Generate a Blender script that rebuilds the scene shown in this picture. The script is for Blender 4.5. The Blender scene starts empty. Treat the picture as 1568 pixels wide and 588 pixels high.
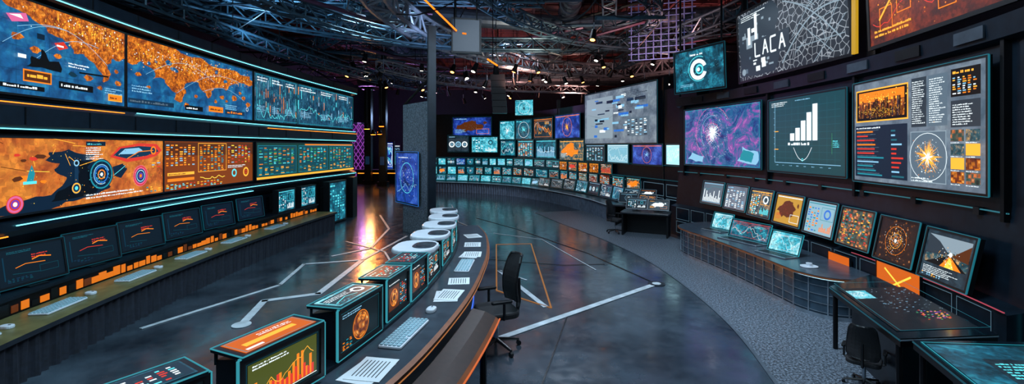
import bpy, math, random
from mathutils import Vector, Matrix
R=random.Random(11)
sc=bpy.context.scene
try:
    sc.view_settings.view_transform='Standard'
    sc.view_settings.look='None'
except Exception: pass

# ---------------------------------------------------------------- materials
def lin(h):
    h=h.lstrip('#'); o=[]
    for i in (0,2,4):
        c=int(h[i:i+2],16)/255
        o.append(c/12.92 if c<=.04045 else ((c+.055)/1.055)**2.4)
    return (o[0],o[1],o[2],1)
MATS={}
def newmat(name):
    m=bpy.data.materials.new(name); m.use_nodes=True
    return m,m.node_tree,m.node_tree.nodes['Principled BSDF']
def solid(name,col,rough=.5,metal=0,noise=.25,scale=6,bump=0):
    if name in MATS: return MATS[name]
    m,nt,b=newmat(name); c=lin(col)
    tc=nt.nodes.new('ShaderNodeTexCoord'); n=nt.nodes.new('ShaderNodeTexNoise')
    n.inputs['Scale'].default_value=scale; n.inputs['Detail'].default_value=5
    nt.links.new(tc.outputs['Object'],n.inputs['Vector'])
    r=nt.nodes.new('ShaderNodeValToRGB')
    r.color_ramp.elements[0].position=.3; r.color_ramp.elements[1].position=.7
    r.color_ramp.elements[0].color=(c[0]*(1-noise),c[1]*(1-noise),c[2]*(1-noise),1)
    r.color_ramp.elements[1].color=(c[0]*(1+noise),c[1]*(1+noise),c[2]*(1+noise),1)
    nt.links.new(n.outputs['Fac'],r.inputs['Fac']); nt.links.new(r.outputs['Color'],b.inputs['Base Color'])
    b.inputs['Roughness'].default_value=rough; b.inputs['Metallic'].default_value=metal
    if bump:
        bp=nt.nodes.new('ShaderNodeBump'); bp.inputs['Strength'].default_value=bump
        nt.links.new(n.outputs['Fac'],bp.inputs['Height']); nt.links.new(bp.outputs['Normal'],b.inputs['Normal'])
    MATS[name]=m; return m
def em(name,col,st=1.0):
    if name in MATS: return MATS[name]
    m,nt,b=newmat(name); c=lin(col)
    b.inputs['Base Color'].default_value=(c[0]*.1,c[1]*.1,c[2]*.1,1); b.inputs['Roughness'].default_value=.35
    b.inputs['Emission Color'].default_value=c; b.inputs['Emission Strength'].default_value=st
    MATS[name]=m; return m
def etex(name,kind,cols,pos=None,scale=3,st=1.15,detail=8,rough=.6,fine=.45,fs=22,dist=.4):
    if name in MATS: return MATS[name]
    m,nt,b=newmat(name)
    tc=nt.nodes.new('ShaderNodeTexCoord')
    if kind=='noise':
        n=nt.nodes.new('ShaderNodeTexNoise'); n.inputs['Detail'].default_value=detail; n.inputs['Roughness'].default_value=rough; out='Fac'
        n.inputs['Distortion'].default_value=dist
    elif kind=='voro':
        n=nt.nodes.new('ShaderNodeTexVoronoi'); out='Distance'
    elif kind=='edge':
        n=nt.nodes.new('ShaderNodeTexVoronoi'); n.feature='DISTANCE_TO_EDGE'; out='Distance'
    elif kind=='cell':
        n=nt.nodes.new('ShaderNodeTexVoronoi'); n.distance='CHEBYCHEV'; out='Distance'
    n.inputs['Scale'].default_value=scale
    nt.links.new(tc.outputs['Object'],n.inputs['Vector'])
    r=nt.nodes.new('ShaderNodeValToRGB'); e=r.color_ramp.elements
    k=len(cols); pos=pos or [i/(k-1) for i in range(k)]
    while len(e)<k: e.new(.5)
    for i in range(k): e[i].position=pos[i]
    for i in range(k): e[i].color=lin(cols[i])
    nt.links.new(n.outputs[out],r.inputs['Fac'])
    res=r.outputs['Color']
    if fine:
        v=nt.nodes.new('ShaderNodeTexVoronoi'); v.distance='CHEBYCHEV'; v.inputs['Scale'].default_value=fs
        nt.links.new(tc.outputs['Object'],v.inputs['Vector'])
        sp=nt.nodes.new('ShaderNodeSeparateColor'); nt.links.new(v.outputs['Color'],sp.inputs[0])
        mr=nt.nodes.new('ShaderNodeMapRange'); mr.inputs['To Min'].default_value=1-fine; mr.inputs['To Max'].default_value=1+fine*.7
        nt.links.new(sp.outputs[0],mr.inputs['Value'])
        mx=nt.nodes.new('ShaderNodeVectorMath'); mx.operation='SCALE'
        nt.links.new(res,mx.inputs[0]); nt.links.new(mr.outputs['Result'],mx.inputs['Scale']); res=mx.outputs[0]
    b.inputs['Base Color'].default_value=(.01,.01,.012,1); b.inputs['Roughness'].default_value=.35
    nt.links.new(res,b.inputs['Emission Color']); b.inputs['Emission Strength'].default_value=st
    MATS[name]=m; return m

E={}
for k,c,s in [('cyan','#5fe6f0',1.1),('white','#e8f4f8',1.2),('teal','#1f8fa0',1.05),('dteal','#0b4654',1),('navy','#0a2238',1),('nav2','#123450',1),
    ('orange','#f08018',1.2),('amber','#ffb038',1.3),('red','#d8382a',1.1),('green','#3fae6a',1),('yellow','#ffd84a',1.2),('pink','#e86aa0',1),
    ('purple','#6a3fc0',1),('grey','#8fa3b0',1),('dgrey','#2c3a46',1),('black','#03070c',1),('blue','#2a72d0',1.1),('sky','#8cc8e8',1.05),
    ('brown','#5a2c10',1),('olive','#4c5420',1),('slate','#5b7080',1),('etl','#1a6878',1),('mid','#0a3448',1)]:
    E[k]=em('display_'+k,c,s)
strip_c=em('light_strip_cyan','#70dcf0',2.6); strip_o=em('light_strip_orange','#f08020',3.0); strip_b=em('light_strip_blue','#3a68e0',1.4)
lampw=em('lamp_glow_white','#fff2e0',8); lampo=em('lamp_glow_orange','#ff7a18',2.2)
bezel=solid('bezel_black_plastic','#101418',.35); dark=solid('dark_navy_metal','#12202c',.35,.4)
dark2=solid('black_metal','#0b0f14',.4,.5); steel=solid('truss_steel','#7e8894',.4,.4); steelb=solid('truss_blue_steel','#3c5868',.4,.4)
cloth=solid('black_cloth','#161d2a',.75,0,.4,20); deskm=solid('dark_desk_laminate','#1d242c',.35)
olive=solid('olive_desk_laminate','#62603c',.4); wood=solid('brown_edge_wood','#7a4424',.4); mesh_m=solid('chair_mesh_fabric','#15181d',.7,0,.4,60)
plastic=solid('white_plastic','#c8d2dc',.35,0,.05); keym=solid('key_plastic','#8fb4c0',.45,0,.1); greyp=solid('grey_panel','#39444f',.4,.3)
paper=solid('paper_white','#cfd8dd',.7,0,.05); glassd=solid('console_dark_glass','#12202a',.14,.3); chrome=solid('brushed_metal','#9aa8b4',.3,.8)
leather=solid('dark_leather','#2a1c18',.4,0,.3,15)
mapblue=etex('map_ocean_blue','noise',['#063060','#105a90','#2a8ab4'],[.3,.5,.74],4,1.1,fine=.18,fs=16)
mapor=etex('map_land_orange','noise',['#2c1204','#8a3c08','#e07c14','#ffd468'],[.34,.46,.56,.7],9,1.25,14,.85,fine=.35,fs=30)
mapor2=etex('map_terrain_orange','noise',['#8a3408','#c0601a','#e88c2c','#a84c14'],[.3,.45,.6,.75],2.2,1.05,10,.65,fine=.25,fs=14)
nebula=etex('nebula_image','noise',['#06102e','#20307c','#1c6a98','#8a4aa8','#d890c8','#f8f0ff'],[.32,.42,.5,.57,.66,.8],1.5,1.1,14,.78,fine=.1,fs=30,dist=1.6)
city=etex('city_streets','edge',['#d0d8e0','#8a96a2','#2c3640','#1c242c'],[0,.035,.06,1],7,.85,fine=.35,fs=3)
photo_o=etex('photo_orange','cell',['#fff0a0','#f08a1c','#7a3008','#180a04'],[0,.2,.5,.9],16,1,fs=40)
photo_m=etex('photo_mixed','cell',['#ffe6b0','#d06a30','#3a5a50','#101418'],[0,.2,.45,.9],14,1,fs=30)
photo_t=etex('photo_teal_amber','noise',['#06141c','#1c5a68','#d0a060','#fff0d0'],[.35,.5,.6,.75],6,1,12,.8,fs=35)
teals=etex('teal_haze','noise',['#062430','#0f5870','#36b0c8'],[.35,.52,.78],3,1.2)
tealb=etex('teal_bright_haze','noise',['#1a7890','#50c4d8','#c8f6fa'],[.35,.52,.75],4,1.15)
blueh=etex('blue_haze','noise',['#08144a','#1c3ea0','#5a8cec'],[.35,.52,.78],2.2,1.1,fine=.25)
galaxy=etex('galaxy_brown','voro',['#ffe8c0','#b06828','#2a1408','#08060a'],[0,.10,.28,.7],14,1)
redh=etex('red_haze','noise',['#200a08','#74260e','#b04c14'],[.35,.5,.75],2,1)
slateh=etex('slate_haze','noise',['#0e1c26','#1c3442','#34505e'],[.35,.5,.7],3,1)
greyh=etex('grey_haze','noise',['#586c7e','#76889a','#98aab6'],[.35,.5,.7],2,.85,fine=.15,fs=12)

# ---------------------------------------------------------------- mesh builder
class MB:
    def __init__(s): s.v=[];s.f=[];s.m=[];s.mats=[];s.M=Matrix.Identity(4)
    def mi(s,m):
        if m not in s.mats: s.mats.append(m)
        return s.mats.index(m)
    def poly(s,pts,m):
        b=len(s.v)
        for p in pts: s.v.append(s.M@Vector(p))
        s.f.append(list(range(b,b+len(pts)))); s.m.append(s.mi(m))
    def mesh(s,vs,fs,m):
        b=len(s.v); i=s.mi(m)
        for p in vs: s.v.append(s.M@Vector(p))
        for f in fs: s.f.append([b+k for k in f]); s.m.append(i)
    def box(s,c,d,m,rz=0,T=None):
        x,y,z=d[0]/2,d[1]/2,d[2]/2
        vs=[Vector((a*x,b*y,e*z)) for e in(-1,1) for b in(-1,1) for a in(-1,1)]
        rt=Matrix.Rotation(rz,4,'Z') if T is None else T
        vs=[rt@p+Vector(c) for p in vs]
        s.mesh(vs,[(0,2,3,1),(4,5,7,6),(0,1,5,4),(2,6,7,3),(0,4,6,2),(1,3,7,5)],m)
    def prism(s,out,z0,z1,m,mtop=None):
        n=len(out); vs=[(x,y,z0) for x,y in out]+[(x,y,z1) for x,y in out]
        s.mesh(vs,[(i,(i+1)%n,n+(i+1)%n,n+i) for i in range(n)]+[tuple(range(n))[::-1]],m)
        s.poly([(x,y,z1) for x,y in out],mtop or m)
    def rbox(s,c,d,r,m,T=None,dome=0.0):
        def ring(ins,z):
            pts=[];hx=d[0]/2-ins;hy=d[1]/2-ins;rr=max(r-ins,.004)
            for cx,cy,a0 in((hx-rr,hy-rr,0),(-hx+rr,hy-rr,90),(-hx+rr,-hy+rr,180),(hx-rr,-hy+rr,270)):
                for k in range(5):
                    a=math.radians(a0+k*22.5); pts.append(Vector((cx+rr*math.cos(a),cy+rr*math.sin(a),z)))
            return pts
        e=min(d[2]*.3,r*.6); h=d[2]/2
        rings=[ring(e,-h),ring(e*.3,-h+e*.3),ring(0,-h+e),ring(0,h-e),ring(e*.3,h-e*.3),ring(e,h)]
        vs=[];fs=[];n=20
        for q in rings: vs+=q
        for j in range(5):
            for i in range(n): fs.append((j*n+i,j*n+(i+1)%n,(j+1)*n+(i+1)%n,(j+1)*n+i))
        fs.append(tuple(range(n))[::-1]); fs.append(tuple(range(5*n,6*n)))
        T=T or Matrix.Identity(4)
        s.mesh([T@p+Vector(c) for p in vs],fs,m)
    def tube(s,a,b,r,m,n=6,r2=None):
        a=Vector(a);b=Vector(b);d=b-a
        if d.length<1e-6:return
        q=d.to_track_quat('Z','Y'); r2=r if r2 is None else r2
        vs=[a+q@Vector((r*math.cos(t),r*math.sin(t),0)) for t in [2*math.pi*i/n for i in range(n)]]
        vs+=[b+q@Vector((r2*math.cos(t),r2*math.sin(t),0)) for t in [2*math.pi*i/n for i in range(n)]]
        s.mesh(vs,[(i,(i+1)%n,n+(i+1)%n,n+i) for i in range(n)]+[tuple(range(n))[::-1],tuple(range(n,2*n))],m)
    def pipe(s,pts,r,m,n=6):
        for a,b in zip(pts,pts[1:]): s.tube(a,b,r,m,n)
    def sweep(s,sm,prof,mats,cap=None,closed=False):
        k=len(prof);vs=[]
        for (p,n) in sm:
            for o,z in prof: vs.append((p.x+n.x*o,p.y+n.y*o,z))
        segs=k if closed else k-1
        for j in range(segs):
            mm=mats[j] if isinstance(mats,list) else mats
            s.mesh_idx(vs,[(i*k+j,(i+1)*k+j,(i+1)*k+(j+1)%k,i*k+(j+1)%k) for i in range(len(sm)-1)],mm)
        if cap:
            s.poly(vs[:k],cap); s.poly(vs[-k:],cap)
    def mesh_idx(s,vs,fs,m):
        used={};nv=[];nf=[]
        for f in fs:
            q=[]
            for i in f:
                if i not in used: used[i]=len(nv);nv.append(vs[i])
                q.append(used[i])
            nf.append(q)
        s.mesh(nv,nf,m)
    def obj(s,name,smooth=False,base=True):
        xs=[p.x for p in s.v];ys=[p.y for p in s.v];zs=[p.z for p in s.v]
        o=Vector(((min(xs)+max(xs))/2,(min(ys)+max(ys))/2,min(zs) if base else 0))
        me=bpy.data.meshes.new(name); me.from_pydata([tuple(p-o) for p in s.v],[],s.f)
        for m in s.mats: me.materials.append(m)
        me.polygons.foreach_set('material_index',s.m)
        if smooth: me.polygons.foreach_set('use_smooth',[True]*len(me.polygons))
        me.update()
        ob=bpy.data.objects.new(name,me); ob.location=o; sc.collection.objects.link(ob); return ob

class Path:
    def __init__(s,pts):
        P=[Vector(p) for p in pts]; P=[P[0]*2-P[1]]+P+[P[-1]*2-P[-2]]; s.p=[]
        for i in range(1,len(P)-2):
            for k in range(16):
                t=k/16;a,b,c,d=P[i-1:i+3]
                s.p.append(.5*((2*b)+(c-a)*t+(2*a-5*b+4*c-d)*t*t+(3*b-a-3*c+d)*t**3))
        s.p.append(P[-2])
        s.n=[]
        for i in range(len(s.p)):
            t=(s.p[min(i+1,len(s.p)-1)]-s.p[max(i-1,0)]).normalized(); s.n.append(Vector((t.y,-t.x)))
        s.L=[0]
        for a,b in zip(s.p,s.p[1:]): s.L.append(s.L[-1]+(b-a).length)
    def atL(s,l):
        l=max(0,min(l,s.L[-1]))
        for i in range(len(s.L)-1):
            if l<=s.L[i+1]+1e-9:
                t=(l-s.L[i])/(s.L[i+1]-s.L[i]); return s.p[i].lerp(s.p[i+1],t),s.n[i].lerp(s.n[i+1],t).normalized()
    def find(s,ax,v):
        for i in range(len(s.p)-1):
            a,b=s.p[i][ax],s.p[i+1][ax]
            if min(a,b)<=v<=max(a,b) and a!=b: return s.L[i]+(s.L[i+1]-s.L[i])*(v-a)/(b-a)
        return 0 if abs(s.p[0][ax]-v)<abs(s.p[-1][ax]-v) else s.L[-1]
    def sm(s,l0,l1,n): return [s.atL(l0+(l1-l0)*i/n) for i in range(n+1)]
    def y(s,v): return s.find(1,v)
    def x(s,v): return s.find(0,v)
    def pt(s,l,off=0):
        p,n=s.atL(l); return p+n*off

# ---------------------------------------------------------------- screens
class Canvas:
    def __init__(s,mb,O,U,V,N,W,H): s.mb=mb;s.O=O;s.U=U;s.V=V;s.N=N;s.W=W;s.H=H;s.w=.004;s.k=H/W
    def P(s,u,v): return s.O+s.U*(u*s.W)+s.V*(v*s.H)+s.N*s.w
    def poly(s,pts,m): s.w+=.0003; s.mb.poly([s.P(min(max(u,0),1),min(max(v,0),1)) for u,v in pts],m)
    def rect(s,a,b,c,d,m): s.poly([(a,b),(c,b),(c,d),(a,d)],m)
    def out(s,a,b,c,d,t,m):
        tu=t*s.k; s.rect(a,b,c,b+t,m);s.rect(a,d-t,c,d,m);s.rect(a,b,a+tu,d,m);s.rect(c-tu,b,c,d,m)
    def disc(s,x,y,r,m,n=24): s.poly([(x+r*s.k*math.cos(2*math.pi*i/n),y+r*math.sin(2*math.pi*i/n)) for i in range(n)],m)
    def dots(s,x,y,sx,sy,n,ms,r0=.003,r1=.01):
        s.w+=.0003
        for i in range(n):
            u=x+R.gauss(0,sx);v=y+R.gauss(0,sy);r=R.uniform(r0,r1)
            if .01<u<.99 and .02<v<.98:
                m=R.choice(ms);s.mb.poly([s.P(u-r*s.k,v),s.P(u,v-r),s.P(u+r*s.k,v),s.P(u,v+r)],m)
    def ring(s,x,y,r0,r1,m,a0=0,a1=360,n=28):
        s.w+=.0003
        for i in range(n):
            a=math.radians(a0+(a1-a0)*i/n);b=math.radians(a0+(a1-a0)*(i+1)/n)
            q=[(x+r*s.k*math.cos(t),y+r*math.sin(t)) for r,t in((r0,a),(r1,a),(r1,b),(r0,b))]
            s.mb.poly([s.P(min(max(u,0),1),min(max(v,0),1)) for u,v in q],m)
    def line(s,pts,t,m):
        s.w+=.0003
        for (x0,y0),(x1,y1) in zip(pts,pts[1:]):
            dx,dy=(x1-x0)/s.k,(y1-y0);l=math.hypot(dx,dy) or 1;nx,ny=-dy/l*t/2,dx/l*t/2
            s.mb.poly([s.P(x0+nx*s.k,y0+ny),s.P(x1+nx*s.k,y1+ny),s.P(x1-nx*s.k,y1-ny),s.P(x0-nx*s.k,y0-ny)],m)
    def arc(s,a,b,h,t,m,n=12): s.line([(a[0]+(b[0]-a[0])*i/n,a[1]+(b[1]-a[1])*i/n+h*math.sin(math.pi*i/n)) for i in range(n+1)],t,m)
    def text(s,x,y,w,n,h,m,gap=1.9):
        s.w+=.0003
        for i in range(n):
            xx=x; yy=y-i*h*gap; end=x+w*R.uniform(.6,1)
            while xx<end:
                l=min(R.uniform(.4,1.5)*h*s.k,end-xx);hh=h*R.choice([.55,.8,.8,1])
                s.mb.poly([s.P(xx,yy),s.P(xx+l,yy),s.P(xx+l,yy+hh),s.P(xx,yy+hh)],m); xx+=l+R.choice([.2,.2,.7])*h*s.k
    def table(s,a,b,c,d,rows,cols,ms,fill=.8,g=.25):
        s.w+=.0003; dx=(c-a)/cols;dy=(d-b)/rows
        for i in range(cols):
            for j in range(rows):
                if R.random()<fill:
                    m=R.choice(ms);x=a+i*dx;y=b+j*dy;l=dx*(1-g)*R.uniform(.5,1)
                    s.mb.poly([s.P(x,y),s.P(x+l,y),s.P(x+l,y+dy*(1-g-.2)),s.P(x,y+dy*(1-g-.2))],m)
    def bars(s,a,b,c,d,n,m,f=None):
        dx=(c-a)/n; s.w+=.0003
        for i in range(n):
            h=(f(i/(n-1)) if f else R.uniform(.2,1))*(d-b);x=a+i*dx
            s.mb.poly([s.P(x,b),s.P(x+dx*.6,b),s.P(x+dx*.6,b+h),s.P(x,b+h)],m)
    def burst(s,x,y,r,n,m,w=.035):
        s.w+=.0003
        for i in range(n):
            a=R.uniform(0,6.283);rr=r*R.uniform(.25,1)
            s.mb.poly([s.P(x+rr*s.k*math.cos(a),y+rr*math.sin(a)),s.P(x+r*w*s.k*math.cos(a+1.5),y+r*w*math.sin(a+1.5)),s.P(x+r*w*s.k*math.cos(a-1.5),y+r*w*math.sin(a-1.5))],m)
    def wave(s,a,b,c,d,n,m,t=.012):
        v=.5;pts=[]
        for i in range(n+1):
            v=min(.95,max(.05,v+R.uniform(-.25,.25)));pts.append((a+(c-a)*i/n,b+(d-b)*v))
        s.line(pts,t,m)
    def glyph(s,ch,x,y,w,h,t,m):
        L={'L':[((0,1),(0,0)),((0,0),(1,0))],'A':[((0,0),(.5,1)),((.5,1),(1,0)),((.2,.4),(.8,.4))],'C':[((1,1),(0,1)),((0,1),(0,0)),((0,0),(1,0))],'S':[((1,1),(0,1)),((0,1),(0,.5)),((0,.5),(1,.5)),((1,.5),(1,0)),((1,0),(0,0))]}[ch]
        for p,q in L: s.line([(x+p[0]*w,y+p[1]*h),(x+q[0]*w,y+q[1]*h)],t,m)
def jag(pts,it=3,amp=.06,closed=True):
    for k in range(it):
        o=[];n=len(pts)
        for i in range(n):
            p=pts[i];q=pts[(i+1)%n];o.append(p)
            if closed or i<n-1:
                l=math.hypot(q[0]-p[0],q[1]-p[1]); e=amp*min(1,l*4)
                edge=(p[1]>=.999 and q[1]>=.999) or (p[0]<=.001 and q[0]<=.001) or(p[0]>=.999 and q[0]>=.999)
                o.append(((p[0]+q[0])/2+(0 if edge else R.uniform(-e,e)*.5),(p[1]+q[1])/2+(0 if edge else R.uniform(-e,e))))
        pts=o;amp*=.6
    return pts
def isle(x,y,r,k=.5): return jag([(x+r*k*math.cos(a)*R.uniform(.6,1.2),y+r*math.sin(a)*R.uniform(.6,1.2)) for a in [i*1.047 for i in range(6)]],2,r*.3)
def basis(p0,p1,z0,z1,tilt=0):
    a=Vector((p0[0],p0[1],z0));b=Vector((p1[0],p1[1],z0));U=(b-a);W=U.length;U.normalize()
    N=Vector((U.y,-U.x,0));V=Vector((0,0,1))
    V2=V*math.cos(tilt)-N*math.sin(tilt);N2=N*math.cos(tilt)+V*math.sin(tilt)
    return a,U,V2,N2,W,(z1-z0)
def put_screen(mb,p0,p1,z0,z1,bg,content=None,tilt=0,bez=.03,depth=.07,fm=None,edge=None,stand=0):
    O,U,V,N,W,H=basis(p0,p1,z0,z1,tilt);fm=fm or bezel
    def bx(u0,u1,v0,v1,w0,w1,m):
        c=[O+U*u+V*v+N*w for w in(w0,w1) for v in(v0,v1) for u in(u0,u1)]
        mb.mesh(c,[(0,2,3,1),(4,5,7,6),(0,1,5,4),(2,6,7,3),(0,4,6,2),(1,3,7,5)],m)
    bx(-bez,W+bez,-bez,H+bez,-depth*.5,.0,fm)
    bx(W*.08,W*.92,H*.1,H*.9,-depth,-depth*.5,fm)
    for q in((-bez,W+bez,-bez,0),(-bez,W+bez,H,H+bez),(-bez,0,0,H),(W,W+bez,0,H)): bx(q[0],q[1],q[2],q[3],0,.018,fm)
    if edge:
        t=min(.010,bez*.4)
        for q in((-bez,W+bez,-bez-t,-bez),(-bez,W+bez,H+bez,H+bez+t),(-bez-t,-bez,-bez,H+bez),(W+bez,W+bez+t,-bez,H+bez)): bx(q[0],q[1],q[2],q[3],0,.019,edge)
    if stand:
        bx(W*.46,W*.54,-bez-stand,H*.4,-depth-.03,-depth,fm)
        c=O+U*W/2+N*(-depth*.2)-Vector((0,0,0)); zz=O.z-bez-stand
        mb.box((c.x,c.y,zz+.008),(.26,.2,.016),fm,rz=math.atan2(U.y,U.x))
    mb.poly([O+N*.003,O+U*W+N*.003,O+U*W+V*H+N*.003,O+V*H+N*.003],bg)
    if content: content(Canvas(mb,O,U,V,N,W,H))
def screen(name,*a,**k):
    mb=MB();put_screen(mb,*a,**k);return mb.obj(name)
def pscreen(name,path,l0,l1,z0,z1,bg,content=None,off=.0,gap=.03,**k):
    return screen(name,path.pt(l0+gap,off),path.pt(l1-gap,off),z0,z1,bg,content,**k)

def dash(pal=('cyan','white','orange'),kind=None):
    ms=[E[p] for p in pal]
    def f(c):
        k=kind if kind is not None else R.randint(0,6)
        c.rect(.02,.93,.98,.96,ms[0]) if R.random()<.5 else c.text(.04,.9,.4,1,.05,ms[1])
        if k==0: c.table(.04,.06,.96,.85,11,6,ms)
        elif k==1: c.bars(.06,.08,.94,.75,14,ms[-1]);c.line([(.04,.06),(.96,.06)],.015,ms[0]);c.wave(.05,.3,.95,.85,20,ms[1],.015)
        elif k==2: c.dots(.5,.48,.13,.16,140,ms);c.burst(.5,.48,.3,26,ms[1]);c.ring(.5,.48,.4,.415,ms[0])
        elif k==3:
            for q in range(4): c.wave(.05,.1,.95,.85,26,R.choice(ms),.014)
            c.out(.04,.08,.96,.87,.012,ms[0]);c.text(.6,.8,.3,3,.025,ms[1])
        elif k==4:
            c.table(.04,.06,.48,.85,10,4,ms);c.out(.52,.45,.96,.86,.015,ms[0]);c.ring(.74,.65,.1,.16,ms[-1]);c.bars(.54,.08,.95,.38,10,ms[1])
        elif k==5:
            for q in range(3): c.rect(.04+q*.32,.1,.32+q*.32,.82,E['dgrey']);c.ring(.18+q*.32,.45,.12,.19,ms[q%len(ms)]);c.ring(.18+q*.32,.45,.04,.07,ms[1])
        elif k==6:
            c.poly(jag([(.05,.4),(.3,.75),(.6,.8),(.8,.55),(.7,.3),(.3,.2)],4,.16),ms[-1]);c.poly(isle(.85,.7,.1),ms[-1]);c.dots(.45,.5,.2,.15,50,[ms[1]]);c.text(.05,.3,.3,4,.03,ms[1]);c.out(.62,.08,.95,.36,.015,ms[0])
    return f

# ---------------------------------------------------------------- room shell
def make_floor_mat():
    m,nt,b=newmat('floor_polished_concrete');tc=nt.nodes.new('ShaderNodeTexCoord')
    n=nt.nodes.new('ShaderNodeTexNoise');n.inputs['Scale'].default_value=.9;n.inputs['Detail'].default_value=9;n.inputs['Roughness'].default_value=.65
    n2=nt.nodes.new('ShaderNodeTexNoise');n2.inputs['Scale'].default_value=5;n2.inputs['Detail'].default_value=9;n2.inputs['Roughness'].default_value=.7
    nt.links.new(tc.outputs['Object'],n.inputs['Vector']);nt.links.new(tc.outputs['Object'],n2.inputs['Vector'])
    r=nt.nodes.new('ShaderNodeValToRGB');r.color_ramp.elements[0].position=.32;r.color_ramp.elements[1].position=.72
    r.color_ramp.elements[0].color=lin('#19212a');r.color_ramp.elements[1].color=lin('#46535f')
    nt.links.new(n.outputs['Fac'],r.inputs['Fac']);nt.links.new(r.outputs['Color'],b.inputs['Base Color'])
    mr=nt.nodes.new('ShaderNodeMapRange');mr.inputs['From Min'].default_value=.3;mr.inputs['From Max'].default_value=.7;mr.inputs['To Min'].default_value=.07;mr.inputs['To Max'].default_value=.28
    nt.links.new(n2.outputs['Fac'],mr.inputs['Value']);nt.links.new(mr.outputs['Result'],b.inputs['Roughness'])
    bp=nt.nodes.new('ShaderNodeBump');bp.inputs['Strength'].default_value=.07;nt.links.new(n2.outputs['Fac'],bp.inputs['Height']);nt.links.new(bp.outputs['Normal'],b.inputs['Normal'])
    b.inputs['Specular IOR Level'].default_value=1.0
    return m
def make_carpet():
    m,nt,b=newmat('speckled_carpet');tc=nt.nodes.new('ShaderNodeTexCoord')
    n=nt.nodes.new('ShaderNodeTexNoise');n.inputs['Scale'].default_value=34;n.inputs['Detail'].default_value=4;n.inputs['Roughness'].default_value=.8
    nt.links.new(tc.outputs['Object'],n.inputs['Vector'])
    r=nt.nodes.new('ShaderNodeValToRGB');r.color_ramp.elements[0].position=.44;r.color_ramp.elements[1].position=.62
    r.color_ramp.elements[0].color=lin('#1c242d');r.color_ramp.elements[1].color=lin('#8696a6')
    nt.links.new(n.outputs['Fac'],r.inputs['Fac']);nt.links.new(r.outputs['Color'],b.inputs['Base Color']);b.inputs['Roughness'].default_value=.45
    return m
X0,X1,Y0,Y1,ZC=-16,13,-3,50,9.2
def slab(name,c,d,m):
    mb=MB();mb.box(c,d,m);return mb.obj(name)
slab('floor',((X0+X1)/2,(Y0+Y1)/2,-.1),(X1-X0,Y1-Y0,.2),make_floor_mat())
ceilm=solid('ceiling_dark_mesh','#44262a',.7,0,.5,1.5)
slab('ceiling',((X0+X1)/2,(Y0+Y1)/2,ZC+.1),(X1-X0,Y1-Y0,.2),ceilm)
wallm=solid('wall_dark_paint','#181826',.7)
slab('wall_left',(X0-.1,(Y0+Y1)/2,ZC/2),(.2,Y1-Y0,ZC),wallm);slab('wall_right',(X1+.1,(Y0+Y1)/2,ZC/2),(.2,Y1-Y0,ZC),wallm)
slab('wall_back',((X0+X1)/2,Y1+.1,ZC/2),(X1-X0,.2,ZC),wallm);slab('wall_front',((X0+X1)/2,Y0-.1,ZC/2),(X1-X0,.2,ZC),wallm)
# carpet band
mb=MB();cp=Path([(1.0,19.5),(1.9,16.5),(2.8,13.8),(3.4,11),(3.5,7.8),(3.15,5.4),(2.4,2.5)])
sm=cp.sm(0,cp.L[-1],60);mb.sweep(sm,[(0,.006),(-2.2,.006)],make_carpet());mb.sweep(sm,[(.0,.008),(.05,.008)],solid('carpet_edge_trim','#4a5661',.4));mb.obj('carpet')
# floor inlay
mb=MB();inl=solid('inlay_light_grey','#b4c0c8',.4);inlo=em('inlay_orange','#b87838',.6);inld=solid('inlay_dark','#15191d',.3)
def fline(pts,w,m,z=.012):
    for (x0,y0),(x1,y1) in zip(pts,pts[1:]):
        l=math.hypot(x1-x0,y1-y0);mb.box(((x0+x1)/2,(y0+y1)/2,z-.003),(l+w*.6,w,.006),m,rz=math.atan2(y1-y0,x1-x0))
def fdisc(x,y,r,m,z=.014): mb.prism([(x+r*math.cos(i*math.pi/10),y+r*math.sin(i*math.pi/10)) for i in range(20)],.006,z,m)
fline([(-.45,6.45),(2.95,9.33)],.12,inl);fdisc(2.95,9.33,.17,inld);fdisc(2.95,9.33,.09,inl,.016)
fline([(2.95,9.33),(2.0,12),(.2,15.5),(-1.4,18)],.03,inld);fline([(0,4),(.9,7.5)],.02,inld);fline([(-1,11.5),(1.2,10.8),(2.2,10.9)],.02,inld)
fline([(-5.7,7.05),(-4.7,9.25),(-4.96,10.9),(-3.7,11.3),(-3.3,14.3)],.08,inl)
fline([(-4.25,7.18),(-4.5,8.3),(-3.68,8.7),(-3.7,11.2)],.13,inl);fdisc(-4.25,7.18,.14,inl)
fline([(-5.4,18.7),(-4.2,15.6),(-3.9,12.6),(-4.6,11.7)],.07,inl);fline([(-4.9,13.5),(-3.4,12.2),(-2.4,9.8)],.05,inl)
fline([(-.45,13.1),(.55,13.2),(.68,7.93),(-.3,8.9),(-.45,13.1)],.03,inlo);fline([(-.28,10.3),(.58,8.0)],.1,inl);fline([(-.3,10.3),(.3,9.6)],.04,inl)
fline([(-.6,14.8),(.9,13.8),(1.9,10.4)],.03,inl);fline([(-2.9,22),(-2,17),(-.9,15)],.05,inl)
mb.obj('floor_inlay_lines')

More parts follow.
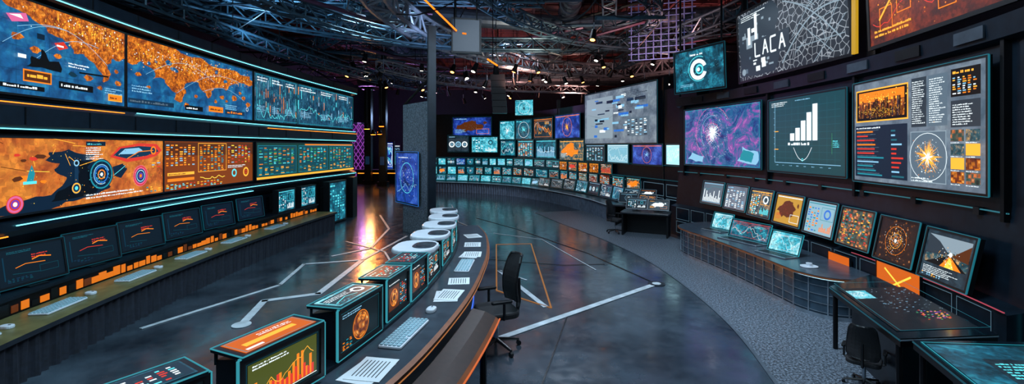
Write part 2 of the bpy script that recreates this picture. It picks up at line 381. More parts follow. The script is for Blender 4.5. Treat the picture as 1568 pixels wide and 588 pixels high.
# ---------------------------------------------------------------- left video wall
LW=Path([(-5.6,1.5),(-6.3,3.2),(-6.75,5),(-7.1,8),(-7.2,11),(-7.05,15),(-6.65,19)])
Ll=LW.y
mb=MB();S=LW.sm(Ll(2.2),Ll(19),60)
mb.sweep(S,[(-.15,0),(-.15,1.62),(.12,1.58),(.16,1.66),(.16,1.78),(-.02,1.84),(-.06,2.98),(.12,3.02),(.2,3.1),(.2,3.36),(.12,3.44),(-.06,3.48),(-.06,4.92),(.14,4.96),(.24,5.02),(.24,5.22),(-.5,5.3),(-.5,0)],dark,cap=dark)
for z0,o,m,a,b in [(4.985,.2,strip_c,5,19),(3.42,.145,strip_c,8.5,19),(3.40,.145,strip_o,3,8.2),(3.04,.15,strip_c,2.3,19),(1.72,.17,strip_c,6.2,19),(1.60,.15,strip_c,8.6,12.4),(1.59,.15,strip_o,3,6.1),(3.33,.21,strip_o,13,19)]:
    mb.sweep(LW.sm(Ll(a),Ll(b),40),[(o,z0),(o+.016,z0),(o+.016,z0+.014),(o,z0+.014)],m,closed=True)
for yy in [5.2,6.3,7.4,8.4,9.5,10.6,11.7,12.6,14,15.5,17]:
    p,n=LW.atL(Ll(yy));mb.box((p.x+n.x*.19,p.y+n.y*.19,3.23),(.04,.02,.24),dark2,rz=math.atan2(n.y,n.x))
    mb.box((p.x+n.x*.24,p.y+n.y*.24,5.12),(.03,.02,.18),dark2,rz=math.atan2(n.y,n.x))
p=LW.pt(Ll(18.4),.1);mb.box((p.x,p.y,.8),(.6,.5,1.6),dark2)
mb.obj('curved_video_wall')
def up1(c):
    for i in range(1,8): c.line([(i/8,0),(i/8,1)],.003,E['nav2'])
    for i in range(1,4): c.line([(0,i/4),(1,i/4)],.003,E['nav2'])
    c.poly(jag([(.40,1),(.47,.88),(.55,.84),(.62,.72),(.68,.7),(.73,.56),(.78,.58),(.84,.46),(.88,.28),(.91,.36),(.90,.5),(.93,.62),(.97,.6),(1,.66),(1,1)],5,.1),mapor)
    c.poly(jag([(.1,.5),(.2,.8),(.35,.7),(.3,.4),(.18,.3)],3,.1),mapor)
    for x,y,r in((.5,.6,.05),(.57,.5,.04),(.66,.48,.035),(.8,.3,.05),(.86,.2,.03),(.96,.3,.05),(.95,.45,.03)): c.poly(isle(x,y,r),mapor)
    c.dots(.85,.88,.14,.1,240,[E['yellow'],E['amber'],E['white']],.003,.013)
    for i in range(26): x=R.uniform(.6,.98);y=R.uniform(.74,.9);c.line([(x,y),(x,y+R.uniform(.02,.1))],.007,E['amber'])
    for a,b,h in(((.5,.7),(.9,.5),.2),((.55,.35),(.85,.7),.15),((.45,.5),(.7,.8),.1)): c.arc(a,b,h,.005,E['sky'])
    c.rect(.52,.14,.63,.27,E['brown']);c.out(.52,.14,.63,.27,.015,E['orange']);c.text(.535,.19,.09,1,.05,E['amber'])
    c.rect(.66,.12,.82,.2,E['black']);c.text(.67,.145,.14,1,.03,E['white']);c.poly(jag([(.53,.3),(.55,.42),(.58,.4),(.59,.52),(.62,.4),(.66,.42),(.67,.3)],2,.04),E['black'])
    c.rect(.9,.05,.98,.14,E['orange']);c.out(.9,.05,.98,.14,.01,E['amber']);c.text(.91,.08,.06,1,.025,E['brown']);c.poly([(.46,.8),(.53,.86),(.54,.78),(.48,.73)],E['pink']);c.poly([(.47,.8),(.51,.83),(.52,.79)],E['white'])
    c.poly([(.64,.62),(.68,.66),(.7,.6),(.66,.55)],E['red']);c.rect(.65,.59,.68,.61,E['white']);c.poly(isle(.72,.3,.04),E['mid']);c.rect(.44,.05,.6,.1,E['black']);c.text(.45,.065,.14,1,.025,E['white']);c.line([(.75,.34),(.9,.36)],.02,E['black']);c.text(.88,.2,.1,3,.015,E['sky'])
    c.rect(.5,.38,.53,.42,E['white']);c.text(.7,.42,.1,2,.018,E['white']);c.rect(.57,.62,.6,.68,E['navy'])
def up2(c):
    for i in range(1,8): c.line([(i/8,0),(i/8,1)],.003,E['nav2'])
    for i in range(1,4): c.line([(0,i/4),(1,i/4)],.003,E['nav2'])
    c.poly(jag([(0,.86),(.03,.6),(.08,.68),(.13,.62),(.15,.46),(.2,.5),(.24,.4),(.29,.2),(.33,.16),(.35,.25),(.36,.42),(.41,.52),(.47,.55),(.5,.42),(.55,.3),(.58,.36),(.6,.48),(.66,.52),(.72,.5),(.75,.6),(.84,.7),(.97,.68),(1,.8),(.97,.88),(.8,.92),(.5,.97),(.3,1),(0,1)],5,.09),mapor)
    for x,y,r in((.38,.12,.05),(.62,.26,.04),(.68,.36,.05),(.72,.3,.03),(.8,.38,.07),(.86,.5,.04),(.9,.42,.05),(.06,.48,.04),(.45,.3,.03),(.95,.3,.06),(.12,.32,.03)): c.poly(isle(x,y,r),mapor)
    for i in range(9): c.poly(isle(R.uniform(.1,.9),R.uniform(.6,.8),R.uniform(.02,.05)),mapblue)
    c.dots(.45,.78,.28,.1,420,[E['yellow'],E['amber'],E['white']],.003,.013)
    for i in range(46): x=R.uniform(.05,.95);y=R.uniform(.62,.85);c.line([(x,y),(x,y+R.uniform(.02,.12))],.006,E['amber'])
    for a,b,h in(((.1,.5),(.6,.6),.25),((.3,.3),(.85,.7),.2),((.5,.4),(.9,.35),.15)): c.arc(a,b,h,.005,E['sky'])
    c.rect(0,.06,.28,.13,E['nav2']);c.text(.01,.08,.26,1,.03,E['slate']);c.rect(.36,.05,.5,.13,E['black']);c.text(.37,.075,.12,1,.03,E['white']);c.rect(.55,.07,.68,.17,E['orange']);c.text(.56,.1,.11,1,.03,E['brown'])
    c.rect(.7,.06,.9,.14,E['nav2']);c.text(.72,.08,.2,1,.04,E['orange']);c.text(.02,.3,.12,3,.02,E['sky']);c.text(.7,.22,.12,3,.018,E['sky']);c.ring(.93,.2,.03,.04,E['white'])
def up3(c):
    for i in range(22):
        x=.02+i*.0445
        for q in range(7):
            y=R.uniform(.1,.85);c.rect(x,y,x+R.uniform(.004,.014),min(.97,y+R.uniform(.03,.25)),E[R.choice(['sky','slate','orange','cyan','navy','teal','mid'])])
    for x in(.33,.66): c.rect(x,.02,x+.006,.98,E['navy'])
    for x in(.03,.36,.69): c.text(x,.9,.25,2,.03,E['white']);c.text(x,.3,.2,4,.02,E['sky'])
    c.wave(.02,.05,.98,.5,40,E['cyan'],.012);c.out(.01,.02,.99,.98,.012,E['teal'])
upm=etex('blue_panel_haze','noise',['#0c3450','#1a5474','#36809c'],[.35,.5,.7],4,.9)
pscreen('video_wall_screen',LW,Ll(4.2),Ll(8.4),3.54,4.87,mapblue,up1,off=.02)
pscreen('video_wall_screen',LW,Ll(8.4),Ll(12.6),3.54,4.87,mapblue,up2,off=.02)
pscreen('video_wall_screen',LW,Ll(12.6),Ll(14.9),3.54,4.87,upm,up3,off=.03,gap=.04)
pscreen('video_wall_screen',LW,Ll(14.9),Ll(19),3.54,4.87,upm,up3,off=.02)
def lo1(c):
    c.poly(jag([(.32,.05),(.5,.2),(.52,.5),(.48,.7),(.56,.85),(.66,.75),(.68,.5),(.74,.45),(.72,.2),(.6,.08),(.5,0),(.32,0)],4,.09),E['navy'])
    c.poly(jag([(.5,.1),(.56,.3),(.6,.5),(.58,.7),(.64,.66),(.66,.4),(.7,.3),(.66,.14)],3,.06),E['black'])
    for i in range(10): x=R.uniform(.35,.6);y=R.uniform(.4,.95);c.line([(x,y),(x+R.uniform(-.08,.08),y+R.uniform(-.2,.2))],.008,E[R.choice(['amber','brown','yellow'])])
    for i in range(7): c.poly(isle(R.uniform(.36,.5),R.uniform(.4,.9),R.uniform(.02,.06)),E[R.choice(['brown','red','orange'])])
    x,y=.39,.13;c.disc(x,y,.12,E['red']);c.ring(x,y,.08,.11,E['pink']);c.ring(x,y,.04,.06,E['purple']);c.disc(x,y,.03,E['white'])
    c.disc(.685,.44,.25,E['navy']);c.ring(.685,.44,.21,.235,E['teal']);c.ring(.685,.44,.15,.165,E['sky'],20,300);c.ring(.685,.44,.12,.14,E['blue']);c.ring(.685,.44,.06,.08,E['orange']);c.disc(.685,.44,.03,E['white']);c.dots(.685,.44,.03,.09,40,[E['cyan']])
    c.disc(.585,.26,.09,E['nav2']);c.ring(.585,.26,.06,.08,E['amber']);c.disc(.585,.26,.03,E['cyan']);c.rect(.578,.34,.592,.62,E['nav2']);c.ring(.585,.64,.03,.05,E['sky'])
    c.disc(.87,.36,.19,E['pink']);c.ring(.87,.36,.155,.18,E['red']);c.disc(.87,.36,.13,E['nav2']);c.ring(.87,.36,.09,.11,E['sky']);c.ring(.87,.36,.04,.06,E['purple']);c.disc(.87,.36,.03,E['orange'])
    c.poly([(.72,.72),(.76,.88),(.86,.95),(.96,.94),(.99,.82),(.96,.72),(.9,.66),(.8,.62)],E['red']);c.poly([(.735,.74),(.77,.86),(.86,.9),(.95,.88),(.97,.8),(.9,.72),(.8,.68)],E['nav2']);c.poly([(.76,.76),(.79,.85),(.86,.87),(.88,.82),(.84,.76)],E['sky']);c.ring(.94,.82,.05,.08,E['orange']);c.line([(.8,.68),(.86,.8),(.94,.82)],.015,E['orange'])
    c.poly([(.73,.55),(.78,.6),(.8,.5),(.77,.35),(.74,.4)],E['navy']);c.line([(.74,.42),(.77,.5),(.79,.56)],.01,E['cyan']);c.rect(.62,.9,.7,.97,E['navy']);c.text(.62,.86,.08,6,.018,E['white']);c.text(.625,.92,.06,1,.02,E['cyan'])
    c.text(.62,.12,.3,2,.025,E['white']);c.table(.9,.04,.99,.16,3,4,[E['amber'],E['teal']]);c.table(.93,.5,.99,.64,4,2,[E['red'],E['amber'],E['sky']])
    c.poly([(.42,.42),(.44,.42),(.445,.52),(.435,.64),(.425,.52)],E['teal']);c.rect(.41,.38,.45,.42,E['cyan'])
    c.dots(.7,.5,.2,.3,140,[E['yellow'],E['amber'],E['brown']],.003,.01)
def lo2(c):
    c.rect(0,.7,1,.98,E['brown']);c.table(.02,.5,.3,.95,10,7,[E['amber'],E['orange'],E['sky']]);c.table(.34,.35,.62,.95,14,7,[E['amber'],E['teal'],E['orange']]);c.table(.66,.5,.98,.95,11,7,[E['yellow'],E['orange'],E['sky'],E['red']])
    c.out(.32,.33,.64,.97,.012,E['amber']);c.rect(.03,.3,.28,.36,E['amber']);c.text(.04,.315,.2,1,.025,E['brown']);c.rect(.03,.18,.28,.24,E['orange']);c.table(.02,.02,.6,.14,4,16,[E['amber'],E['red'],E['cyan']]);c.wave(.34,.16,.62,.32,20,E['yellow'],.015)
    c.ring(.74,.25,.06,.1,E['cyan']);c.ring(.9,.25,.08,.12,E['amber']);c.ring(.9,.25,.03,.05,E['red']);c.text(.66,.42,.3,2,.02,E['white'])
def lo3(c):
    for i in range(3):
        a=.01+i*.33;c.rect(a,.1,a+.31,.93,E['dteal']);c.table(a+.01,.4,a+.3,.88,12,8,[E['green'],E['cyan'],E['orange'],E['teal'],E['olive']])
        c.table(a+.01,.12,a+.3,.34,6,7,[E['teal'],E['amber'],E['olive']]);c.out(a,.1,a+.31,.93,.01,E['teal'])
    c.rect(.0,.0,1,.06,E['amber']);c.rect(.4,.94,.98,.98,E['orange'])
orange_bg=em('display_orange_deep','#8a400c',.9);green_bg=em('display_green_deep','#0e3a34',1)
pscreen('video_wall_screen',LW,Ll(4.2),Ll(9.35),1.88,2.92,mapor2,lo1,off=.05)
pscreen('video_wall_screen',LW,Ll(9.35),Ll(12.6),1.88,2.92,orange_bg,lo2,off=.03)
pscreen('video_wall_screen',LW,Ll(12.65),Ll(19),1.88,2.92,green_bg,lo3,off=.07)
# left console
mb=MB();a,b=Ll(2.3),Ll(15.6)
mb.sweep(LW.sm(a,b,50),[(-.1,.5),(-.1,.86),(.42,.86),(.42,.82),(.36,.82),(.36,.60),(1.08,.60),(1.08,.54),(.3,.5)],[dark,dark,dark,dark,dark2,olive,deskm,deskm],cap=dark)
S=LW.sm(a,b,520)
vs=[];n=len(S)
for i,(p,nn) in enumerate(S):
    o=1.0+.03*math.sin(i*1.05)
    vs+= [(p.x+nn.x*(o+.02*math.sin(i*.5)),p.y+nn.y*(o+.02),0.0),(p.x+nn.x*o,p.y+nn.y*o,.54)]
mb.mesh(vs,[(2*i,2*i+2,2*i+3,2*i+1) for i in range(n-1)],cloth)
p,nn=LW.atL(b);q0=p;q1=p+nn*1.0;mb.poly([(q0.x,q0.y,0),(q1.x,q1.y,0),(q1.x,q1.y,.55),(q0.x,q0.y,.55)],cloth)
rg=em('riser_glow_orange','#d87018',1.1)
for i in range(90):
    l=a+(b-a)*i/90+.05;p,nn=LW.atL(l)
    h=R.uniform(.06,.15);mb.box((p.x+nn.x*.365,p.y+nn.y*.365,.63+h/2),(.01,R.uniform(.08,.15),h),R.choice([E['brown'],rg,rg,rg,E['black']]),rz=math.atan2(nn.y,nn.x))
mb.obj('curved_console_desk')
def dm(c):
    k=R.randint(0,2)
    c.text(.5,.72,.3,2,.035,E['red']);c.line([(.25,.45),(.4,.52),(.7,.48)],.018,E[R.choice(['orange','red'])]);c.line([(.5,.6),(.62,.66),(.8,.6)],.03,E['orange'])
    c.rect(.08,.15,.1,.8,E['mid']);c.line([(.2,.3),(.6,.22)],.015,E['dteal']);c.text(.15,.9,.4,2,.02,E['etl']);c.table(.12,.08,.5,.2,3,6,[E['nav2'],E['dteal']])
    if k: c.out(.6,.2,.9,.4,.012,E['dteal'])
deskdark=em('display_desk_dark','#0a1a26',1)
for yy in (4.3,5.35,6.4,7.45,8.55,9.7,10.9,12.2):
    l=Ll(yy);screen('desk_monitor',LW.pt(l-.42,.16),LW.pt(l+.42,.30),.93,1.42,deskdark,dm,tilt=.15,bez=.03,depth=.1,edge=E['dteal'],stand=.035)
def keyboard(name,x,y,z,rz,L=.55,W=.2,km=None):
    mb=MB();mb.M=Matrix.Translation((x,y,z))@Matrix.Rotation(rz,4,'Z')
    mb.rbox((0,0,.014),(L,W,.024),.02,plastic);nx=14
    for j in range(5):
        for i in range(nx):
            if j==0 and 3<i<9: continue
            mb.box((-L/2+.03+i*(L-.06)/(nx-1),-W/2+.028+j*(W-.056)/4,.031),((L-.06)/nx*.8,(W-.05)/5*.8,.012),km or keym)
        if j==0: mb.box((0,-W/2+.028,.031),(L*.32,(W-.05)/5*.8,.012),km or keym)
    return mb.obj(name)
def mouse(x,y,z,rz):
    mb=MB();mb.M=Matrix.Translation((x,y,z))@Matrix.Rotation(rz,4,'Z');mb.rbox((0,0,.02),(.15,.1,.045),.048,plastic);mb.box((.03,0,.045),(.03,.008,.006),bezel);return mb.obj('computer_mouse')
for yy in (4.9,6.2,7.7,9.2,10.7,12.5):
    p,nn=LW.atL(Ll(yy));q=p+nn*.7;keyboard('keyboard',q.x,q.y,.6,math.atan2(nn.y,nn.x)+math.pi/2,.66,.25)
    q=LW.pt(Ll(yy)+.55,.7);mouse(q.x,q.y,.6,0)
for yy in (13.3,14.6):
    screen('lit_equipment_rack',LW.pt(Ll(yy),.35),LW.pt(Ll(yy)+.9,.35),.9,1.5,teals,dash(('cyan','white','teal'),4),bez=.04,depth=.3)
screen('lit_equipment_rack',LW.pt(Ll(16.3),.45),LW.pt(Ll(16.3)+1.2,.45),.1,1.5,teals,dash(('teal','cyan','etl'),0),bez=.06,depth=.4)

# ---------------------------------------------------------------- right wall
RW=Path([(5.4,14.8),(5.95,12.9),(6.25,10.8),(6.3,8.5),(6.1,6.3),(5.6,4.4),(5.0,3.0)]);Rl=RW.y
REND=Rl(5.0)
mb=MB();S=RW.sm(0,REND,44)
mb.sweep(S,[(.3,0),(.3,.92),(.1,.98),(.0,1.9),(-.02,2.1),(-.02,4.05),(.1,4.1),(.12,4.36),(-.5,4.4),(-.5,0)],dark,cap=dark)
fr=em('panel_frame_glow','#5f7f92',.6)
for i in range(18):
    l=.3+i*.68
    if l>REND-.62: break
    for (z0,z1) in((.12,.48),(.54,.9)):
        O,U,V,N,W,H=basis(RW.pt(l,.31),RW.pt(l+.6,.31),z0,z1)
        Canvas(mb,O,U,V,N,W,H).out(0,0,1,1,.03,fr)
mb.sweep(RW.sm(Rl(8),REND,20),[(.315,.945),(.33,.945),(.33,.955),(.315,.955)],em('light_strip_dim_red','#a04050',1.2),closed=True)
mb.sweep(RW.sm(0,Rl(5.4),30),[(.02,2.0),(.04,2.0),(.04,2.015),(.02,2.015)],em('light_strip_dim','#3a8898',.6),closed=True)
for l in [RW.y(v) for v in(14.5,11.08,8.35,5.45)]:
    p,n=RW.atL(l);mb.box((p.x+n.x*.02,p.y+n.y*.02,3.0),(.08,.06,2.2),dark2,rz=math.atan2(n.y,n.x))
for i in range(8):
    p,n=RW.atL(1+i*1.15);mb.box((p.x+n.x*.13,p.y+n.y*.13,4.23),(.02,.5,.16),greyp if i%2 else dark2,rz=math.atan2(n.y,n.x));mb.box((p.x+n.x*.02,p.y+n.y*.02,1.98),(.06,.1,.1),bezel,rz=math.atan2(n.y,n.x))
mb.obj('curved_monitor_wall')
# cabinets closing the right end
tdim=em('light_strip_teal_dim','#3fa8b8',.8)
for k,l in enumerate((REND+.36,REND+1.08,REND+1.8)):
    mb=MB();p,n=RW.atL(l);rz=math.atan2(n.y,n.x);c=p-n*.15
    mb.box((c.x,c.y,2.3),(.6,.68,4.6),dark2,rz=rz);f=p+n*.16;t=Vector((n.y,-n.x))
    mb.box((f.x-t.x*-.31,f.y-t.y*-.31,2.3),(.02,.02,4.5),tdim,rz=rz)
    mb.box((f.x-t.x*.31,f.y-t.y*.31,2.3),(.02,.02,4.5),tdim,rz=rz)
    for i in range(9): mb.box((f.x,f.y,1.2+i*.07),(.03,.4,.03),chrome,rz=rz)
    mb.box((f.x,f.y,2.6),(.03,.45,.5),greyp,rz=rz);mb.box((f.x,f.y,.5),(.03,.5,.6),greyp,rz=rz);mb.box((f.x,f.y,3.6),(.02,.5,.8),dark,rz=rz)
    mb.obj('equipment_cabinet')
def s1(c):
    for r in(.12,.18,.24,.31,.38,.46): c.ring(.42,.55,r,r+.006,E[R.choice(['sky','pink','cyan','purple'])],R.uniform(0,90),R.uniform(200,330))
    for k in range(3):
        for t in range(130):
            a=t*.045+k*2.1;r=.04+t*.0035;c.dots(.42+r*c.k*math.cos(a),.56+r*math.sin(a),.010,.018,3,[E['white'],E['pink'],E['sky'],E['blue']],.002,.006);c.w-=.0003
    c.w+=.001;c.dots(.42,.56,.2,.25,260,[E['white'],E['pink'],E['sky']],.001,.004);c.dots(.42,.56,.05,.09,260,[E['white'],E['pink'],E['white']],.003,.009);c.burst(.42,.58,.19,80,E['white'],.05);c.disc(.42,.58,.035,E['white'])
    c.poly(jag([(.74,.1),(.8,.33),(.97,.25),(.95,.05)],3,.05),E['sky']);c.poly(jag([(.77,.12),(.81,.28),(.93,.22),(.9,.08)],3,.05),E['teal']);c.poly(jag([(.05,.1),(.12,.22),(.3,.16),(.28,.05)],3,.05),E['sky']);c.out(.01,.01,.99,.99,.01,E['teal'])
def s2(c):
    for i in range(1,10): c.line([(.08,.1+i*.085),(.95,.1+i*.085)],.003,E['etl']);c.line([(.08+i*.09,.1),(.08+i*.09,.95)],.003,E['etl'])
    c.line([(.1,.95),(.1,.12),(.95,.12)],.008,E['sky'])
    for i,h in enumerate((.10,.17,.26,.36,.46)): c.rect(.33+i*.075,.42,.39+i*.075,.42+h,E['white'])
    c.text(.3,.36,.42,1,.035,E['white']);c.arc((.38,.33),(.5,.16),-.04,.007,E['white']);c.arc((.5,.16),(.62,.33),-.04,.007,E['white']);c.ring(.5,.17,.012,.02,E['cyan']);c.text(.05,.95,.25,3,.012,E['white']);c.text(.4,.95,.2,1,.012,E['sky'])
    for i in range(8): c.text(.085,.2+i*.09,.02,1,.01,E['sky']);c.text(.12+i*.1,.08,.04,1,.01,E['sky'])
    c.rect(.1,.55,.16,.56,E['amber']);c.rect(.1,.3,.16,.31,E['amber']);c.rect(.86,.25,.863,.5,E['green']);c.text(.87,.4,.08,4,.012,E['cyan'])
def s3(c):
    c.rect(.02,.6,.5,.93,E['black']);c.out(.02,.6,.5,.93,.014,E['amber']);c.rect(.05,.64,.47,.9,photo_o);c.rect(.05,.8,.47,.9,E['orange'])
    c.dots(.26,.82,.1,.03,90,[E['yellow'],E['amber'],E['brown']],.003,.01)
    for i in range(26): c.rect(.055+i*.0157,.64,.055+i*.0157+.012,.7+R.random()*.13,E[R.choice(['black','brown','black','navy'])])
    c.dots(.26,.7,.12,.03,160,[E['yellow'],E['amber']],.002,.005)
    c.rect(.53,.52,.64,.95,E['dgrey']);c.text(.535,.91,.095,20,.01,E['white']);c.rect(.65,.52,.78,.95,E['slate']);c.text(.66,.91,.11,20,.01,E['white'])
    c.rect(.02,.04,.5,.56,E['navy']);c.text(.03,.53,.3,1,.015,E['white'])
    for i in range(11):
        y=.06+i*.043;c.rect(.04,y,.04+R.uniform(.1,.3),y+.014,E[R.choice(['red','sky','teal','orange'])]);c.text(.04,y+.02,.25,1,.008,E['slate']);c.rect(.37,y,.37+R.uniform(.03,.11),y+.016,E[R.choice(['sky','etl','red'])])
    c.rect(.53,.04,.78,.48,E['slate']);c.out(.53,.04,.78,.48,.008,E['grey']);c.ring(.655,.26,.2,.205,E['white']);c.ring(.655,.26,.12,.124,E['grey'])
    c.dots(.655,.26,.035,.07,160,[E['amber'],E['white'],E['orange']],.003,.008);c.burst(.655,.26,.17,90,E['amber'],.04);c.burst(.655,.26,.09,50,E['white'],.05);c.text(.54,.07,.2,2,.012,E['white'])
    c.rect(.81,.74,.98,.96,E['black']);c.table(.82,.76,.97,.9,8,5,[E['orange'],E['amber'],E['white'],E['sky']]);c.text(.82,.92,.14,1,.02,E['amber'])
    c.rect(.81,.5,.98,.71,E['dgrey']);c.text(.82,.67,.14,9,.01,E['white'])
    for j in range(4):
        for i in range(2):
            c.rect(.81+i*.09,.06+j*.11,.89+i*.09,.15+j*.11,[photo_o,photo_m,photo_t,E['amber']][(i+j*3)%4]);c.text(.81+i*.09,.045+j*.11,.07,1,.008,E['white'])
pscreen('large_wall_monitor',RW,Rl(14.4),Rl(11.2),2.27,3.92,nebula,s1,off=.1,edge=E['dteal'])
pscreen('large_wall_monitor',RW,Rl(10.95),Rl(8.45),2.25,3.88,em('display_teal_night','#0e4650',1),s2,off=.1,edge=E['dteal'])
pscreen('large_wall_monitor',RW,Rl(8.25),Rl(5.55),2.22,3.9,greyh,s3,off=.12,edge=E['etl'])
# row of tilted monitors
def mgal(c):
    for r in(.1,.18,.26,.34,.42): c.ring(.5,.5,r,r+.008,E[R.choice(['amber','brown','orange'])])
    c.dots(.5,.5,.13,.16,260,[E['amber'],E['white'],E['orange']],.004,.012);c.disc(.5,.5,.04,E['white'])
def mroad(c):
    c.rect(.05,.3,.95,.92,photo_t);c.rect(.05,.62,.95,.92,E['grey']);c.poly([(.05,.5),(.05,.92),(.3,.8),(.5,.62),(.55,.55)],E['dgrey']);c.poly([(.95,.5),(.95,.85),(.8,.72),(.66,.6),(.6,.55)],E['brown'])
    c.poly([(.05,.3),(.55,.55),(.6,.55),(.95,.3)],E['black']);c.poly([(.4,.3),(.56,.54),(.59,.54),(.85,.3)],E['orange']);c.poly([(.5,.3),(.57,.52),(.585,.52),(.7,.3)],E['yellow']);c.disc(.58,.58,.05,E['white']);c.dots(.55,.5,.15,.08,90,[E['amber'],E['white'],E['black']],.005,.015)
    c.text(.06,.22,.85,5,.018,E['white']);c.table(.06,.03,.5,.1,2,8,[E['sky'],E['amber']])
M_=[(13.4,12.45,em('display_slate','#14303c',1),dash(('sky','teal','white'),1)),(12.4,11.45,greyh,dash(('white','sky','white'),0)),(11.4,10.5,photo_t,dash(('amber','cyan','white'),4)),
    (10.42,9.45,em('display_amber_pale','#c89838',1),dash(('white','red','brown'),6)),(9.37,8.45,em('display_pale_sky','#90bccc',1),dash(('teal','orange','blue'),4)),(8.38,7.5,photo_m,lambda c:c.table(.05,.05,.95,.95,16,9,[E['red'],E['amber'],E['black'],E['teal']],.6)),(7.42,6.55,galaxy,mgal),
    (6.46,5.5,slateh,mroad)]
for i,(a,b,bg,ct) in enumerate(M_):
    t=1-i/7;pscreen('wall_monitor',RW,Rl(a),Rl(b),1.02+.2*t,1.66+.14*t,bg,ct,off=.36,gap=.05,tilt=.2,edge=E['etl'],depth=.12)
def sign(c): c.line([(.2,.15),(.8,.85)],.06,E['yellow']);c.line([(.2,.85),(.8,.15)],.06,E['yellow']);c.rect(.7,.06,.9,.08,E['white'])
orp=em('display_sign_orange','#d86418',1)
pscreen('orange_sign_panel',RW,Rl(7.35),Rl(6.35),.5,.98,orp,sign,off=.36,bez=.01,depth=.04)
pscreen('orange_sign_panel',RW,Rl(8.6),Rl(7.95),.45,.85,orp,None,off=.36,bez=.01,depth=.04)
# overhead screens
def sA(c):
    c.ring(.5,.5,.16,.26,E['white'],20,340);c.ring(.52,.5,.08,.12,E['cyan']);c.disc(.5,.5,.05,E['white']);c.ring(.5,.52,.3,.315,E['cyan'],60,300);c.text(.33,.86,.3,1,.05,E['white']);c.text(.1,.15,.3,2,.02,E['sky']);c.dots(.5,.5,.25,.25,80,[E['cyan'],E['sky']])
def sB(c):
    c.poly(jag([(.02,.05),(.02,.95),(.4,.98),(.46,.8),(.42,.5),(.46,.3),(.4,.03)],3,.03),E['dgrey']);c.text(.04,.93,.3,3,.015,E['white'])
    for i in range(26):
        x=R.uniform(.04,.4);y=R.uniform(.08,.85);c.rect(x,y,x+R.uniform(.01,.05),y+R.uniform(.02,.08),E[R.choice(['white','grey','slate','grey'])])
    c.rect(.1,.45,.24,.62,E['grey']);c.rect(.12,.5,.15,.75,E['white']);c.rect(.2,.55,.23,.92,E['white']);c.disc(.06,.12,.05,E['grey']);c.rect(.17,.26,.55,.54,E['dgrey'])
    for i,ch in enumerate('LACA'): c.glyph(ch,.2+i*.085,.3,.055,.2,.028,E['white'])
    for i in range(16): a=R.uniform(0,1);c.line([(.5+.5*R.random(),a),(.5+.5*R.random(),min(1,max(0,a+R.uniform(-.5,.5))))],.009,E['grey'])
    c.arc((.48,.1),(.98,.6),.2,.02,E['grey']);c.arc((.5,.9),(.95,.2),.1,.015,E['grey'])
def sC(c):
    for i in range(9): c.wave(.03,.1+.08*i,.97,.3+.08*i,26,E[R.choice(['orange','brown','red','brown'])],.008)
    for i in range(5): c.out(.1+i*.16,.1+.1*(i%3),.22+i*.16,.3+.1*(i%3),.008,E['orange'])
    c.arc((.1,.2),(.9,.3),.3,.02,E['amber']);c.text(.05,.1,.5,2,.02,E['amber']);c.dots(.5,.4,.25,.2,120,[E['amber'],E['orange']])
screen('hanging_screen',(5.0,13.9),(5.75,12.35),4.45,5.6,teals,sA,bez=.05,edge=E['dteal'],tilt=-.05)
pscreen('hanging_screen',RW,Rl(12),Rl(8.25),4.5,6.2,city,sB,off=.15,bez=.06,tilt=-.04)
pscreen('hanging_screen',RW,Rl(7.8),Rl(5.1),4.5,6.4,redh,sC,off=.15,bez=.06,tilt=-.04)
mb=MB()
for l in (Rl(12.1),Rl(8.05),Rl(7.95),Rl(5.1)):
    p=RW.pt(l,-.05);mb.box((p.x,p.y,6.4),(.1,.1,4.0),dark2)
p=RW.pt(Rl(8.1),.2);mb.box((p.x,p.y,5.4),(.05,.1,1.9),em('light_strip_yellow','#c89a20',.9))
for x,y in((5.0,13.8),(5.65,12.5)): mb.tube((x+.1,y+.05,4.3),(x+.1,y+.05,9.1),.03,dark2)
mb.obj('screen_support_frame')
# right console (curved front, glass panels)
mb=MB();cpth=Path([(5.5,12.8),(4.75,12.5),(4.45,11.9),(4.62,10.7),(4.75,9.6),(4.86,8.3),(4.92,7.75),(5.2,7.35),(5.8,7.25)])
ps=[tuple(cpth.atL(cpth.L[-1]*i/60)[0]) for i in range(61)]
back=[tuple(RW.pt(Rl(v),.34)) for v in (7.3,8,9,10,11,12,12.8)]
cfront=solid('console_front_panel','#3c5060',.22,.4)
mb.prism(ps+back,.06,.66,cfront,deskm)
tp=[tuple(cpth.atL(cpth.L[-1]*i/60)[0]+cpth.atL(cpth.L[-1]*i/60)[1]*.07) for i in range(61)]
mb.prism(tp+back,.66,.70,deskm,solid('console_top_grey','#34424e',.25))
mb.sweep(cpth.sm(0,cpth.L[-1],60),[(.075,.665),(.09,.665),(.09,.69),(.075,.69)],wood,closed=True)
mb.sweep(cpth.sm(0,cpth.L[-1],60),[(.01,.0),(.01,.07)],chrome)
for z in(.1,.24,.38,.52,.63): mb.sweep(cpth.sm(0,cpth.L[-1],60),[(.004,z),(.014,z),(.014,z+.008),(.004,z+.008)],chrome,closed=True)
for i in range(24):
    p,n=cpth.atL(cpth.L[-1]*(i+.5)/24);mb.box((p.x+n.x*.01,p.y+n.y*.01,.35),(.02,.018,.56),chrome,rz=math.atan2(n.y,n.x))
mb.sweep(cpth.sm(0,cpth.L[-1],60),[(.012,.645),(.03,.645),(.03,.655),(.012,.655)],em('light_strip_ice','#a8d8e8',3),closed=True)
mb.obj('curved_control_console')
